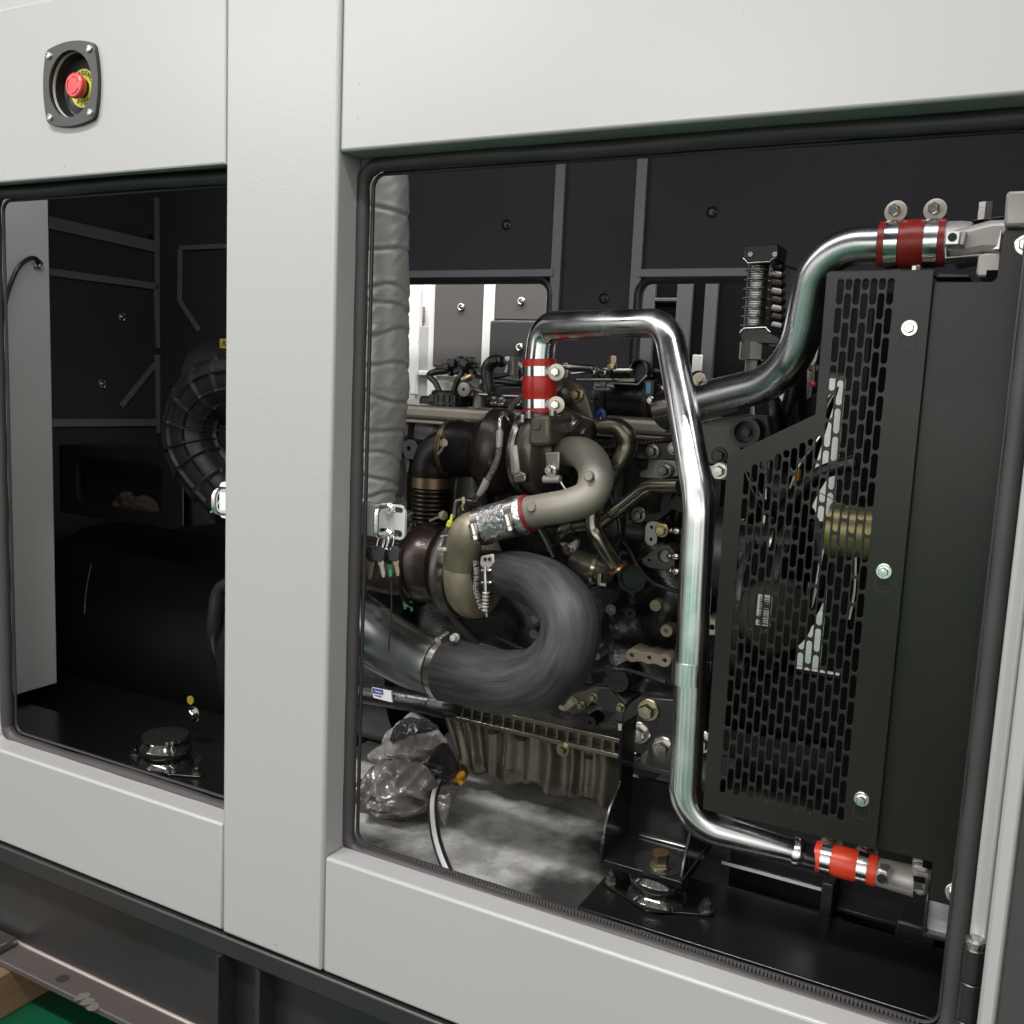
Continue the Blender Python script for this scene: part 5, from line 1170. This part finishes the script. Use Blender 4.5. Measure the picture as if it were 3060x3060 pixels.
# ================================================================== LOWER RIGHT: MOUNT, CHASSIS
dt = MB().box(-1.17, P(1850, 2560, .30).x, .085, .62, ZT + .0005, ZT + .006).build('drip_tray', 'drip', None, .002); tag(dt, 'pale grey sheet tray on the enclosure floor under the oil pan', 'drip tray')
mbk = thing('engine_bracket', P(1900, 2560, .35), 'black welded engine support bracket with gussets and four large plated bolts', 'bracket')
Xg, Xh = P(1792, 2577, .235).x, P(2050, 2600, .235).x; zpf = P(1792, 2566, .235).z
MB().box(Xg + .004, Xh - .004, .235, .46, zpf - .010, zpf).build('platform', 'black_gloss', mbk, .001)
MB().box(Xg + .004, Xh - .004, .335, .345, zpf + .0005, P(1950, 2290, .39).z).build('back_plate', 'black_gloss', mbk)
MB().box(Xg + .004, Xh + .01, .334, .44, P(1930, 2288, .335).z - .008, P(1930, 2288, .335).z).build('shelf', 'black_satin', mbk, .001)
L = [PX(u, v, Xg) for u, v in ((1848, 2168), (1849, 2250), (1847, 2335), (1834, 2372), (1817, 2413), (1803, 2465), (1796, 2509), (1790, 2577))]
bk_ = max(p.y for p in L) + .05
MB().prism([Vector((Xg, bk_, L[0].z))] + L + [Vector((Xg, bk_, L[-1].z))], (.005, 0, 0)).build('gusset', 'black_gloss', mbk, .0012)
L = [PX(u, v, Xh) for u, v in ((2070, 2440), (2069, 2478), (2058, 2530), (2047, 2580), (2040, 2625))]
MB().prism([Vector((Xh, .42, L[0].z))] + L + [Vector((Xh, .42, L[-1].z))], (-.005, 0, 0)).build('gusset', 'black_gloss', mbk, .0012)
for gx, gz, v0, v1 in ((Xg, 0, 2169, 0), (Xg, 0, 2508, 0), (Xh - .005, 0, 2480, 0), (Xh - .005, 0, 2578, 0)):
    p = PX(1848 if v0 == 2169 else (1796 if v0 == 2508 else (2069 if v0 == 2480 else 2047)), v0, gx); MB().box(p.x + .0002, p.x + .0052, p.y - .0012, p.y + .004, p.z - .006, p.z + .004).build('edge_spot', 'zinc', mbk)  # small zinc-coloured pieces on the gusset edges
a, b = P(1908, 2500, .331), P(2050, 2536, .331); MB().box(a.x, b.x, .331, .335, zpf + .0008, zpf + .004).build('weld_edge', 'zinc', mbk, .001)
pl = [(1880, 2105), (1892, 2095), (1910, 2082), (2020, 2092), (2020, 2280), (1862, 2275), (1862, 2130)]
MB().pp(pl, .425, .02).build('bolt_plate', 'black_satin', mbk, .002)
for u, v in ((1940, 2120), (1914, 2188), (1984, 2232), (2100, 2215)): MB().bolt(P(u, v, .425), FRONT, .0125, .020, 1.45).build('bolt', 'yellow_zinc' if v == 2120 else 'zinc', mbk)
T('weld_bead', 'black_gloss', [(1878, 2248, .36, 5), (1895, 2252, .355, 7), (1915, 2257, .36, 6)], mbk, 10)
p = PZ(1972, 2590, zpf)
mb = MB(); mb.lathe(p, (0, 0, 1), [(0, .0155), (.003, .0155), (.003, .0145)], 24); mb.build('washer', 'yellow_zinc', mbk)
bo = MB().lathe(p + Vector((0, 0, .003)), (0, 0, 1), [(0, .0145), (.004, .0145), (.004, .0125), (.018, .0125)], 6).build('mount_bolt', 'yellow_zinc', mbk)
MB().lathe(p + Vector((0, 0, .0212)), (0, 0, 1), [(-.0005, .0118), (.0006, .0118), (.0006, .0005)], 24).build('painted_top', 'copper', bo)
for u, v in ((2024, 2565), (2000, 2600)): q = PZ(u, v, zpf + .0004); MB().lathe(q, (0, 0, 1), [(0, .0035), (.0004, .0035), (.0004, .0004)], 12).build('small_hole', 'ink', mbk)
# anti-vibration mount
b0, b1 = P(1828, 2640, .27), P(2108, 2718, .27); mspan = (b1.x - b0.x) / 2; R_m = mspan / 1.72
c = (b0 + b1) / 2 + Vector((0, 0, .045 * R_m / .052))
def mount(c, label, flz, R_=.052):
    t_ = thing('vibration_mount', (c.x, c.y, flz), label, 'vibration mount', 'anti-vibration mounts')
    q = R_ / .052
    MB().lathe((c.x, c.y, c.z), (0, 0, -1), [(-.020 * q, .02), (-.020 * q, R_ * .9), (-.014 * q, R_ * .93), (-.010 * q, R_ * .80), (-.004 * q, R_ * .86), (.002 * q, R_ * .98), (.008 * q, R_ * 1.03), (.015 * q, R_ * 1.02), (.021 * q, R_ * .95), (.025 * q, R_ * .86), (.028 * q, R_ * .86), (.034 * q, R_ * .99), (.040 * q, R_ * 1.05), (.0445 * q, R_ * 1.08)], 48).build('dome', 'mirror_black', t_)
    z = c.z - .045 * q
    pts = []
    for k in range(40):
        a = 2 * math.pi * k / 40; x, y = math.cos(a), math.sin(a); rx = R_ * 1.10 + R_ * .95 * abs(x) ** 3.0
        pts.append(Vector((c.x + rx * x, c.y + R_ * 1.10 * y * (1 - .35 * abs(x)), z)))
    MB().prism(pts, (0, 0, -.004)).build('flange', 'black_gloss', t_, .001)
    for sgn in (-1, 1):
        p = Vector((c.x + sgn * R_ * 1.72, c.y, z)); mb = MB(); mb.lathe(p, (0, 0, 1), [(0, .0105), (.0022, .0105), (.0022, .009)], 20); mb.build('washer', 'yellow_zinc', t_)
        MB().lathe(p + Vector((0, 0, .0022)), (0, 0, 1), [(0, .0085), (.004, .0085), (.0095, .0082), (.010, .006), (.010, .004), (.016, .0038), (.0165, .002)], 6).build('bolt', 'dull_steel', t_)
    return z
mat('mirror_black', (.12, .12, .115), .07, .9, .02, 60, 0, 5, .8)
zfl = mount(c, 'shiny black domed rubber mount bolted under the engine bracket in the right bay', c.z - .045, R_m)
MB().box(Xg - .012, .2, .19, .36, ZT + .0065, zfl - .0045).build('mount_rail', 'black_gloss', enc, .002)
ch = thing('chassis_rail', P(2400, 2640, .40), 'black steel chassis rail with upright posts beneath the orange red coupling', 'chassis rail')
Yr_ = .40
za, zb_ = P(2300, 2604, Yr_).z, P(2300, 2712, Yr_).z
MB().box(Xh + .012, .3, Yr_ + .03, Yr_ + .04, zb_, za + .09).build('web', 'black_satin', ch)
MB().box(Xh + .012, P(2462, 2640, Yr_).x, Yr_ - .004, Yr_ + .03, za - .008, za).build('top_flange', 'black_gloss', ch, .001)
a, b = P(2158, 2566, Yr_ - .006), P(2455, 2648, Yr_ - .006); MB().box(a.x, b.x, Yr_ - .0065, Yr_ - .0042, za - .0055, za - .0015).build('edge_highlight', 'stripe', ch)  # highlight along the top flange, painted as a pale strip
MB().box(P(2505, 2660, Yr_).x, P(2695, 2700, Yr_).x, Yr_ - .004, Yr_ + .03, za - .030, za - .024).build('top_flange', 'black_satin', ch, .001)
a = P(2476, 2650, Yr_ - .02); MB().box(a.x - .008, a.x + .008, Yr_ - .03, Yr_ + .03, ZT + .007, za + .02).build('post', 'black_satin', ch, .002)
a = P(2706, 2760, Yr_ - .02); MB().box(a.x - .012, a.x + .04, Yr_ - .03, Yr_ + .03, ZT + .007, za - .005).build('post', 'black_satin', ch, .004)
MB().box(Xh + .012, .3, Yr_ - .05, Yr_ + .03, zb_ - .05, zb_ - .042).build('bottom_flange', 'black_satin', ch, .002)
# ================================================================== BAG, DRAIN, STARTER
def inflate(outline, Y, depth, amp, fr, seed, name, m, parent, rings=30, flat=.0):
    s_ = S(outline[0][0], outline[0][1], Y); pts = [P(u, v, Y) for u, v in outline]
    dense = []
    n = len(pts)
    for i in range(n):
        p0, p1, p2, p3 = pts[i - 1], pts[i], pts[(i + 1) % n], pts[(i + 2) % n]
        for j in range(18):
            t = j / 18; q = .5 * ((2 * p1) + (p2 - p0) * t + (2 * p0 - 5 * p1 + 4 * p2 - p3) * t * t + (3 * p1 - p0 - 3 * p2 + p3) * t ** 3); dense.append(q)
    c = sum(dense, Vector()) / len(dense); rows = []
    for sgn in (1, -1):
        rr = range(rings + 1) if sgn == 1 else range(rings - 1, -1, -1)
        for k in rr:
            t = k / rings                       # 0 = centre front, 1 = rim
            row = []
            for p in dense:
                q = c + (p - c) * max(t, .002); bul = depth * math.sqrt(max(0, 1 - t ** 2.2)) * (sgn if sgn > 0 else -.6)
                nn = noise.noise(q * fr + Vector((seed, 0, sgn))) + .5 * noise.noise(q * fr * 2.7 + Vector((0, seed, sgn))) + .75 * (1 - 3.2 * abs(noise.noise(Vector((q.x * fr * 1.3, q.y * fr, q.z * fr * .7)) + Vector((seed, seed, 0))))) + .4 * (1 - 3 * abs(noise.noise(Vector((q.x * fr * .9 + q.z * fr * 1.4, q.y * fr, q.z * fr * 2.2)) + Vector((0, seed, 4)))))
                row.append(q + Vector((0, -bul - amp * nn * (1 - .7 * t ** 4), amp * .35 * nn * t)))
            rows.append(row)
    return MB().grid(rows).build(name, m, parent, smooth=50)
bg_ = thing('packing_bag', PZ(1180, 2440, ZT), 'crumpled plastic bag of brownish packing lying on the tray left of the drain hose', 'bag')
inflate([(1066, 2352), (1098, 2318), (1130, 2284), (1170, 2270), (1215, 2276), (1262, 2292), (1300, 2330), (1308, 2372), (1286, 2424), (1240, 2440), (1180, 2440), (1128, 2420), (1085, 2392)], .36, .055, .020, 24, 2.2, 'wrapped_packing', 'bag', bg_)
inflate([(1128, 2250), (1165, 2222), (1185, 2180), (1215, 2150), (1240, 2138), (1285, 2160), (1320, 2200), (1335, 2230), (1290, 2265), (1245, 2296), (1195, 2296), (1150, 2282)], .42, .05, .022, 26, 5.1, 'clear_film', 'clear_film', bg_)
inflate([(1268, 2290), (1300, 2248), (1330, 2225), (1352, 2262), (1362, 2310), (1340, 2335), (1300, 2338), (1270, 2320)], .41, .045, .012, 22, 8.3, 'dark_film', 'bag_dark', bg_)
inflate([(1172, 2205), (1200, 2160), (1240, 2150), (1300, 2165), (1308, 2180), (1250, 2190), (1205, 2212), (1178, 2222)], .385, .02, .012, 30, 3.9, 'dark_film', 'bag_dark', bg_)
inflate([(1308, 2384), (1330, 2374), (1345, 2372), (1342, 2420), (1333, 2466), (1318, 2450)], .33, .006, .006, 30, 1.3, 'torn_flap', 'bag', bg_, 8)
dv = thing('drain_valve', P(1365, 2320, .45), 'brass oil drain valve with yellow butterfly handle and striped black hose', 'valve')
MB().lathe(P(1372, 2306, .49), (-.2, -1, .05), [(0, .022), (.012, .022), (.014, .017), (.034, .017), (.036, .014), (.05, .014)], 24).build('valve_body', 'brass', dv)
MB().lathe(P(1352, 2296, .44), (-1, -.3, .2), [(0, .008), (.012, .008), (.014, .010), (.024, .010), (.026, .006)], 6).build('hex_union', 'dull_steel', dv)
T('brass_elbow', 'brass', [(1362, 2316, .43, 12), (1350, 2314, .425, 13), (1338, 2312, .42, 11), (1332, 2316, .42, 8)], dv, 14)
T('handle', 'amber', [(1388, 2308, .425, 7), (1378, 2316, .42, 11), (1369, 2322, .415, 10), (1366, 2330, .415, 8), (1376, 2338, .415, 9), (1380, 2344, .415, 9)], dv, 12, 4)
dh = [(1335, 2312, .42, 14), (1308, 2342, .38, 14), (1295, 2388, .33, 14.5), (1294, 2435, .28, 15), (1302, 2497, .22, 15.5), (1320, 2559, .17, 16), (1345, 2618, .12, 16)]
T('drain_hose', 'plastic_black', dh, dv, 18)
rs = resample(px(dh), 6); mb = MB(); rows = []
for i, (p, r) in enumerate(rs):
    t = (rs[min(i + 1, len(rs) - 1)][0] - rs[max(i - 1, 0)][0]).normalized(); v = (CAM - p).normalized(); sd = t.cross(v).normalized(); v2 = sd.cross(t)
    rows.append([p + (v2 * math.cos(a) + sd * math.sin(a)) * r * 1.012 for a in (-.30, .0, .3, .6)])
mb.grid(rows, False, False).build('white_stripe', 'stripe', dv)
sm_ = thing('starter_motor', P(1180, 2085, .42), 'black starter motor cylinder with a small blue and white sticker', 'starter motor')
MB().tube(px([(1000, 2056, .42, 31), (1081, 2070, .42, 31), (1290, 2104, .42, 32), (1294, 2105, .42, 30)]), 32).build('motor_body', 'cast_black', sm_)
MB().tube(px([(1294, 2105, .42, 34), (1330, 2112, .42, 34), (1360, 2116, .43, 30), (1372, 2118, .43, 22)]), 32).build('drive_end', 'cast_black', sm_)
MB().tube(px([(1000, 2010, .47, 24), (1085, 2026, .47, 24), (1285, 2062, .47, 24), (1288, 2063, .47, 18)]), 24).build('solenoid', 'black_satin', sm_)
s_ = S(1140, 2075, .39); Yl = .3965
Lb = [P(u, v, Yl) for u, v in ((1111, 2055), (1168, 2066), (1172, 2099), (1116, 2085))]
stk = MB().prism(Lb, (0, .004, 0)).build('sticker', 'label_white', sm_)
MB().prism([P(u, v, Yl - .0006) for u, v in ((1112, 2056), (1144, 2062), (1145, 2077), (1114, 2071))], (0, .0005, 0)).build('blue_band', 'label_blue', stk)
mtx = lambda u, v: Matrix.Translation(P(u, v, Yl - .001)) @ Matrix.Rotation(math.radians(-2), 4, 'Y') @ Matrix.Rotation(math.pi / 2, 4, 'X')
link('maker_name', text_mesh([('Perkins', .0052, mtx(1130, 2067))], .0001), 'label_white', stk)
link('part_number', text_mesh([('T413429', .0042, mtx(1129, 2080))], .0001), 'ink', stk)
# flywheel housing dark arcs
c = P(1090, 1930, .60)
MB().lathe((EX0 - .005, c.y, c.z), (1, 0, 0), [(0, .1), (0, .20), (.07, .215), (.075, .18), (P(1215, 2100, .5).x - EX0 + .005, .175), (P(1215, 2100, .5).x - EX0 + .007, .1)], 64).build('flywheel_housing', 'cast_black', eng)
MB().lathe((EX0 - .02, c.y, c.z), (1, 0, 0), [(0, .1), (0, .245), (.05, .25), (.052, .2)], 64).build('flywheel_cover', 'cast_black', eng)
# manifold, left of the turbos; extra engine detail
T('exhaust_manifold', 'iron_dark', [(1190, 1330, .55, 30), (1250, 1345, .56, 34), (1330, 1350, .56, 34), (1420, 1345, .57, 34), (1560, 1360, .57, 34), (1700, 1390, .57, 34), (1800, 1420, .57, 30)], eng, 20)
pad([(1208, 1322), (1222, 1314), (1240, 1318), (1252, 1340), (1256, 1368), (1240, 1372), (1212, 1370), (1204, 1345)], [(1222, 1340, 8)], .53, .03, 'black_satin', 'lifting_eye')
pad([(1302, 1292), (1314, 1282), (1330, 1284), (1340, 1300), (1336, 1318), (1310, 1320)], [(1318, 1298, 6)], .50, .03, 'cast_grey', 'manifold_lug')
T('green_clip', 'wire_green', [(1208, 1790, .43, 5), (1212, 1820, .43, 5)], eng, 8, 1); T('green_clip', 'wire_green', [(1228, 1796, .43, 5), (1232, 1826, .43, 5)], eng, 8, 1); T('green_clip', 'wire_green', [(1210, 1808, .43, 5), (1230, 1812, .43, 5)], eng, 8, 1)
# ---------------------------------------------------------------- coolant / EGR tubes to the right of the crossover
eg = thing('coolant_tubes', P(1850, 1500, .44), 'branching olive steel coolant tubes with corrugated sections beside the engine block', 'tubing')
mb_pts = px([(2030, 1452, .40, 21), (1935, 1452, .42, 21), (1836, 1530, .43, 20)])
MB().tube(fillet(mb_pts, .05, 8), 28).build('straight_tube', 'olive_steel', eng if 0 else eg)
def corr(p0, p1, r, n, m, parent):
    d = p1 - p0; L = d.length; pr = []
    for k in range(n): pr += [(L * (k + .08) / n, r * .92), (L * (k + .35) / n, r * 1.16), (L * (k + .65) / n, r * 1.16), (L * (k + .92) / n, r * .92)]
    return MB().lathe(p0, d, pr, 28).build('corrugated_section', m, parent)
corr(P(1866, 1508, .43), P(1828, 1538, .43), 21 * S(1850, 1520, .43), 6, 'olive_steel', eg)
T('elbow', 'olive_steel', [(1830, 1536, .43, 20), (1805, 1554, .44, 20), (1785, 1570, .45, 20), (1770, 1580, .46, 20)], eg, 24)
T('upper_bend', 'olive_dark', [(1790, 1275, .45, 22), (1840, 1275, .45, 27), (1868, 1300, .45, 31), (1872, 1340, .45, 31), (1850, 1385, .44, 27), (1838, 1402, .44, 22)], eg, 28)
corr(P(1843, 1394, .44), P(1812, 1460, .44), 21 * S(1830, 1430, .44), 8, 'olive_steel', eg)
T('down_tube', 'olive_steel', [(1770, 1530, .40, 22), (1772, 1575, .40, 23), (1788, 1610, .40, 23), (1820, 1660, .41, 23), (1846, 1697, .42, 24)], eg, 28)
p = px([(1838, 1686, .418, 27), (1848, 1700, .42, 27)]); d = (p[1][0] - p[0][0]); d.normalize()
MB().lathe(p[1][0] - d * .004, d, [(0, .016), (0, .0175), (.004, .0178), (.006, .0165)], 30, False).build('copper_ring', 'copper', eg)
T('side_elbow', 'olive_dark', [(1760, 1568, .45, 20), (1730, 1573, .45, 20), (1700, 1576, .45, 22), (1680, 1588, .45, 24), (1675, 1605, .46, 22)], eg, 24)
band(MB(), P(1714, 1574, .45), P(1718, 1573, .45), .0142, .0152, 28).build('joint_ring', 'black_satin', eg)
pd = [(1672, 1622), (1700, 1626), (1722, 1612), (1726, 1625), (1718, 1648), (1702, 1655), (1690, 1648), (1678, 1632)]
MB().pp(pd, .44, .012).build('flange_lug', 'alu_cast', eg, .001); MB().bolt(P(1700, 1641, .44), FRONT, .007, .013, 1.4).build('bolt', 'zinc', eg)
T('thermostat_body', 'cast_olive', [(1708, 1668, .45, 26), (1730, 1675, .45, 36), (1760, 1690, .45, 40), (1800, 1705, .46, 38), (1825, 1712, .47, 30)], eg, 28)
band(MB(), P(1782, 1700, .455), P(1792, 1703, .455), .0275, .029, 36).build('hose_clip', 'yellow_zinc', eg)
MB().pp([(1784, 1712), (1796, 1714), (1796, 1748), (1784, 1748)], .432, .01).build('clip_ear', 'yellow_zinc', eg, .001); MB().lathe(P(1806, 1746, .43), (1, 0, 0), [(-.006, .0045), (.004, .0045), (.004, .003)], 6).build('clip_screw', 'zinc', eg)
T('steel_rod', 'dull_steel', [(1612, 1578, .40, 9), (1635, 1620, .42, 9), (1655, 1660, .44, 9)], eg, 12)
# actuator capsule above the crossover pipe
av = thing('pressure_actuator', P(1750, 1290, .42), 'small zinc actuator capsule and bracket right of the red upright coupling', 'actuator')
a, b = P(1728, 1290, .44), P(1772, 1300, .42); d = b - a
MB().lathe(a, d, [(-.014, .010), (-.004, .016), (0, .022), (.003, .0238), (.006, .0225), (.009, .0238), (.012, .0225), (.015, .0238), (.020, .0228), (.0205, .016), (.0215, .009), (.027, .0085), (.027, .003)], 36).build('capsule', 'dull_steel', av)
T('manifold_tube', 'cast_olive', [(1660, 1225, .46, 30), (1690, 1250, .46, 30), (1730, 1278, .47, 30), (1760, 1300, .48, 28)], av, 28)
MB().pp([(1668, 1150), (1682, 1134), (1700, 1132), (1718, 1146), (1738, 1165), (1752, 1185), (1764, 1225), (1774, 1256), (1740, 1240), (1700, 1190), (1676, 1172)], .475, .014).build('flange_plate', 'cast_olive', av, .002)
T('port_tube', 'cast_olive', [(1672, 1160, .46, 16), (1690, 1180, .47, 26), (1700, 1205, .5, 24)], av, 22)
MB().bolt(P(1726, 1180, .475), FRONT, .0085, .014, 1.4).build('bolt', 'brass', av)
mb = MB(); mb.pp([(1628, 1352), (1672, 1350), (1672, 1400), (1660, 1424), (1636, 1420), (1630, 1390)], .335, .008); mb.build('clamp_plate', 'dull_steel', av, .002)
MB().bolt(P(1648, 1405, .334), FRONT, .0065, .013, 1.5).build('bolt', 'zinc', av)
MB().lathe(P(1650, 1432, .334), (1, 0, .1), [(-.014, .006), (.014, .006), (.014, .004)], 14).build('clamp_barrel', 'alu_cast', av)
T('clamp_tail', 'zinc', [(1676, 1440, .33, 4), (1685, 1455, .33, 4), (1692, 1465, .33, 4)], av, 8, 2)
# ================================================================== LEFT BAY
dc = thing('intake_duct', P(620, 1300, .55), 'black ribbed plastic intake elbow beside the pillar in the left bay', 'duct')
dp_ = [(900, 1125, .55, 80), (800, 1124, .55, 80), (722, 1126, .55, 81), (650, 1146, .55, 82), (594, 1200, .55, 82), (570, 1275, .55, 82), (580, 1350, .55, 82), (622, 1420, .55, 81), (690, 1500, .55, 80)]
rs = resample(px(dp_), 16)
def dmod(i, a, p):
    ring = 1 if (i % 13) < 2 else 0; lon = 1 if (a * 9 / (2 * math.pi)) % 1 < .09 else 0
    return 1.0 if (ring or lon) else .875
MB().tube(rs, 100, True, dmod).build('ribbed_elbow', 'duct_black', dc, smooth=20)
T('duct_end', 'duct_black', [(690, 1470, .55, 88), (720, 1510, .55, 88)], dc, 32, 1)
wl = thing('alternator_housing', (XE + .5, .75, ZT), 'dark rounded generator housing low in the left bay, with terminal box window', 'generator')
c = P(470, 1860, .80)
MB().lathe((XE + .18, .80, c.z), (1, 0, 0), [(0, .1), (.0, .19), (.03, .235), (.08, .25), (.9, .25), (.92, .2)], 56).build('housing', 'dull_black', wl)
x0, x1 = P(180, 1400, .62).x, P(536, 1400, .62).x; z0, z1 = P(400, 1562, .62).z, P(400, 1352, .62).z
plate('terminal_cover', rrect(x0, x1, z0, z1, .01), [rrect(P(228, 1400, .62).x, P(488, 1400, .62).x, z0 + .03, z1 - .022, .025)], .62, .01, 'black_satin', wl, .002)
MB().box(x0, x1, .66, .78, z0, z1).build('terminal_box', 'plastic_black', wl, .003)
o = inflate([(330, 1530), (350, 1490), (372, 1470), (395, 1472), (402, 1486), (440, 1484), (470, 1505), (474, 1536), (420, 1542), (370, 1540)], .645, .01, .008, 20, 4, 'cable_cover', 'cardboard', wl, 8)
a = P(668, 1026, .5); wlab = MB().box(P(657, 1026, .5).x, P(657, 1026, .5).x + .03, .5, .502, P(660, 1040, .5).z, P(660, 1012, .5).z).build('warning_sticker', 'warn_yellow', None)
tag(wlab, 'small yellow warning sticker at the right edge of the left bay above the duct', 'sticker')
tc_ = Vector((P(657, 1026, .5).x + .012, .4995, P(668, 1026, .5).z)); mb = MB()
tr = [tc_ + Vector((.0072 * math.sin(k * 2.094), 0, .0072 * math.cos(k * 2.094) - .001)) for k in range(4)]
mb.tube([(p, .0008) for p in tr], 6); mb.obox(tc_ + Vector((0, 0, -.001)), (.0012, 0, 0), (0, .0003, 0), (0, 0, .003)); mb.build('triangle_mark', 'ink', wlab)
MB().lathe((P(700, 1060, .6).x, .62, P(700, 1060, .6).z - .06), (1, 0, 0), [(-.09, .02), (-.085, .09), (.1, .11)], 40).build('filter_housing', 'black_satin', dc)
o = T('earth_wire', 'zinc', [(253, 1835, .35, 1.6), (255, 1790, .35, 1.6), (262, 1740, .35, 1.6), (274, 1684, .35, 1.6)], None, 8); tag(o, 'thin pale curved wire in the dark of the left bay', 'wire')
o = T('battery_cable', 'plastic_black', [(690, 1745, .35, 22), (655, 1765, .35, 20), (642, 1830, .35, 20), (640, 1910, .36, 20), (665, 2000, .4, 20), (700, 2060, .45, 20)], None, 16); tag(o, 'thick black cable curving behind the pillar low in the left bay', 'cable')
cm = P(495, 2222, .25)
z = mount(cm, 'shiny black domed rubber mount under the generator in the left bay', cm.z - .045, .046)
MB().box(XE + .12, -1.0, .17, .33, ZT + .0005, z - .0045).build('mount_rail', 'black_gloss', enc, .002)
MB().bolt(P(581, 2134, .40), FRONT, .011, .014, 1.5).build('foot_bolt', 'dull_steel', wl)
MB().lathe(P(570, 2092, .42), FRONT, [(0, .009), (.002, .009), (.002, .0005)], 18).build('yellow_dot', 'warn_yellow', wl)
# ---------------------------------------------------------------- wiring looms and small hoses on the engine
loom = thing('wiring_loom', P(1700, 1950, .50), 'black corrugated wiring looms clipped along the engine block', 'wiring')
def corrugated(pts, m='plastic_black'):
    rs = resample(px(pts), 26); return MB().tube(rs, 12, True, lambda i, a, p: 1.0 if i % 2 else .84).build('loom_tube', m, loom, smooth=20)
corrugated([(1560, 1300, .53, 9), (1640, 1320, .52, 9), (1760, 1340, .52, 9), (1880, 1330, .52, 9), (2010, 1312, .52, 9)])
corrugated([(1850, 1600, .47, 7), (1880, 1640, .47, 7), (1905, 1690, .46, 7), (1950, 1740, .46, 7), (2030, 1770, .46, 7)])
corrugated([(1480, 1900, .50, 8), (1540, 1930, .50, 8), (1590, 1960, .49, 8)])
corrugated([(1700, 2040, .46, 7), (1760, 2010, .455, 7), (1840, 2000, .43, 7), (1900, 2010, .45, 7), (1990, 2040, .44, 7)])
for u, v, Y in ((1640, 1320, .515), (1760, 1340, .515), (1880, 1330, .515), (1905, 1690, .455)):
    c = P(u, v, Y); MB().lathe(c, (1, .1, .1), [(-.002, .0072), (.002, .0072)], 16, False).build('tie_strap', 'black_satin', loom)
for k, (u, v) in enumerate(((1640, 1640), (1660, 1800), (1780, 1960), (1840, 1640))):
    boss(u, v, 10 + 2 * (k % 3), 'cast_black' if k % 2 else 'dull_steel', .3)
T('pressure_pipe', 'black_satin', [(1800, 1420, .49, 7), (1850, 1560, .485, 7), (1842, 1640, .485, 7), (1800, 1740, .485, 7), (1690, 1780, .485, 7)], loom, 10)
T('injector_pipe', 'dull_steel', [(1990, 1290, .50, 4), (2030, 1278, .49, 4), (2060, 1285, .48, 4), (2110, 1262, .46, 4), (2150, 1240, .46, 4)], loom, 8)

# faint scuffs on the pillar paint
mb = MB()
for u, v, l in ((748, 1150, 5), (777, 1196, 7), (796, 1225, 7), (824, 1265, 6), (880, 1352, 7), (912, 1392, 4), (946, 1432, 8), (970, 1478, 9), (973, 1492, 7)):
    a, b = P(u - l * .55, v - l * .8, -.0031), P(u + l * .55, v + l * .8, -.0031); n = Vector((0, 1, 0)).cross((b - a).normalized()) * .0005
    mb.prism([a + n, b + n * .4, b - n * .4, a - n], (0, -.0002, 0))
mb.build('scuff_marks', 'scratch', enc)
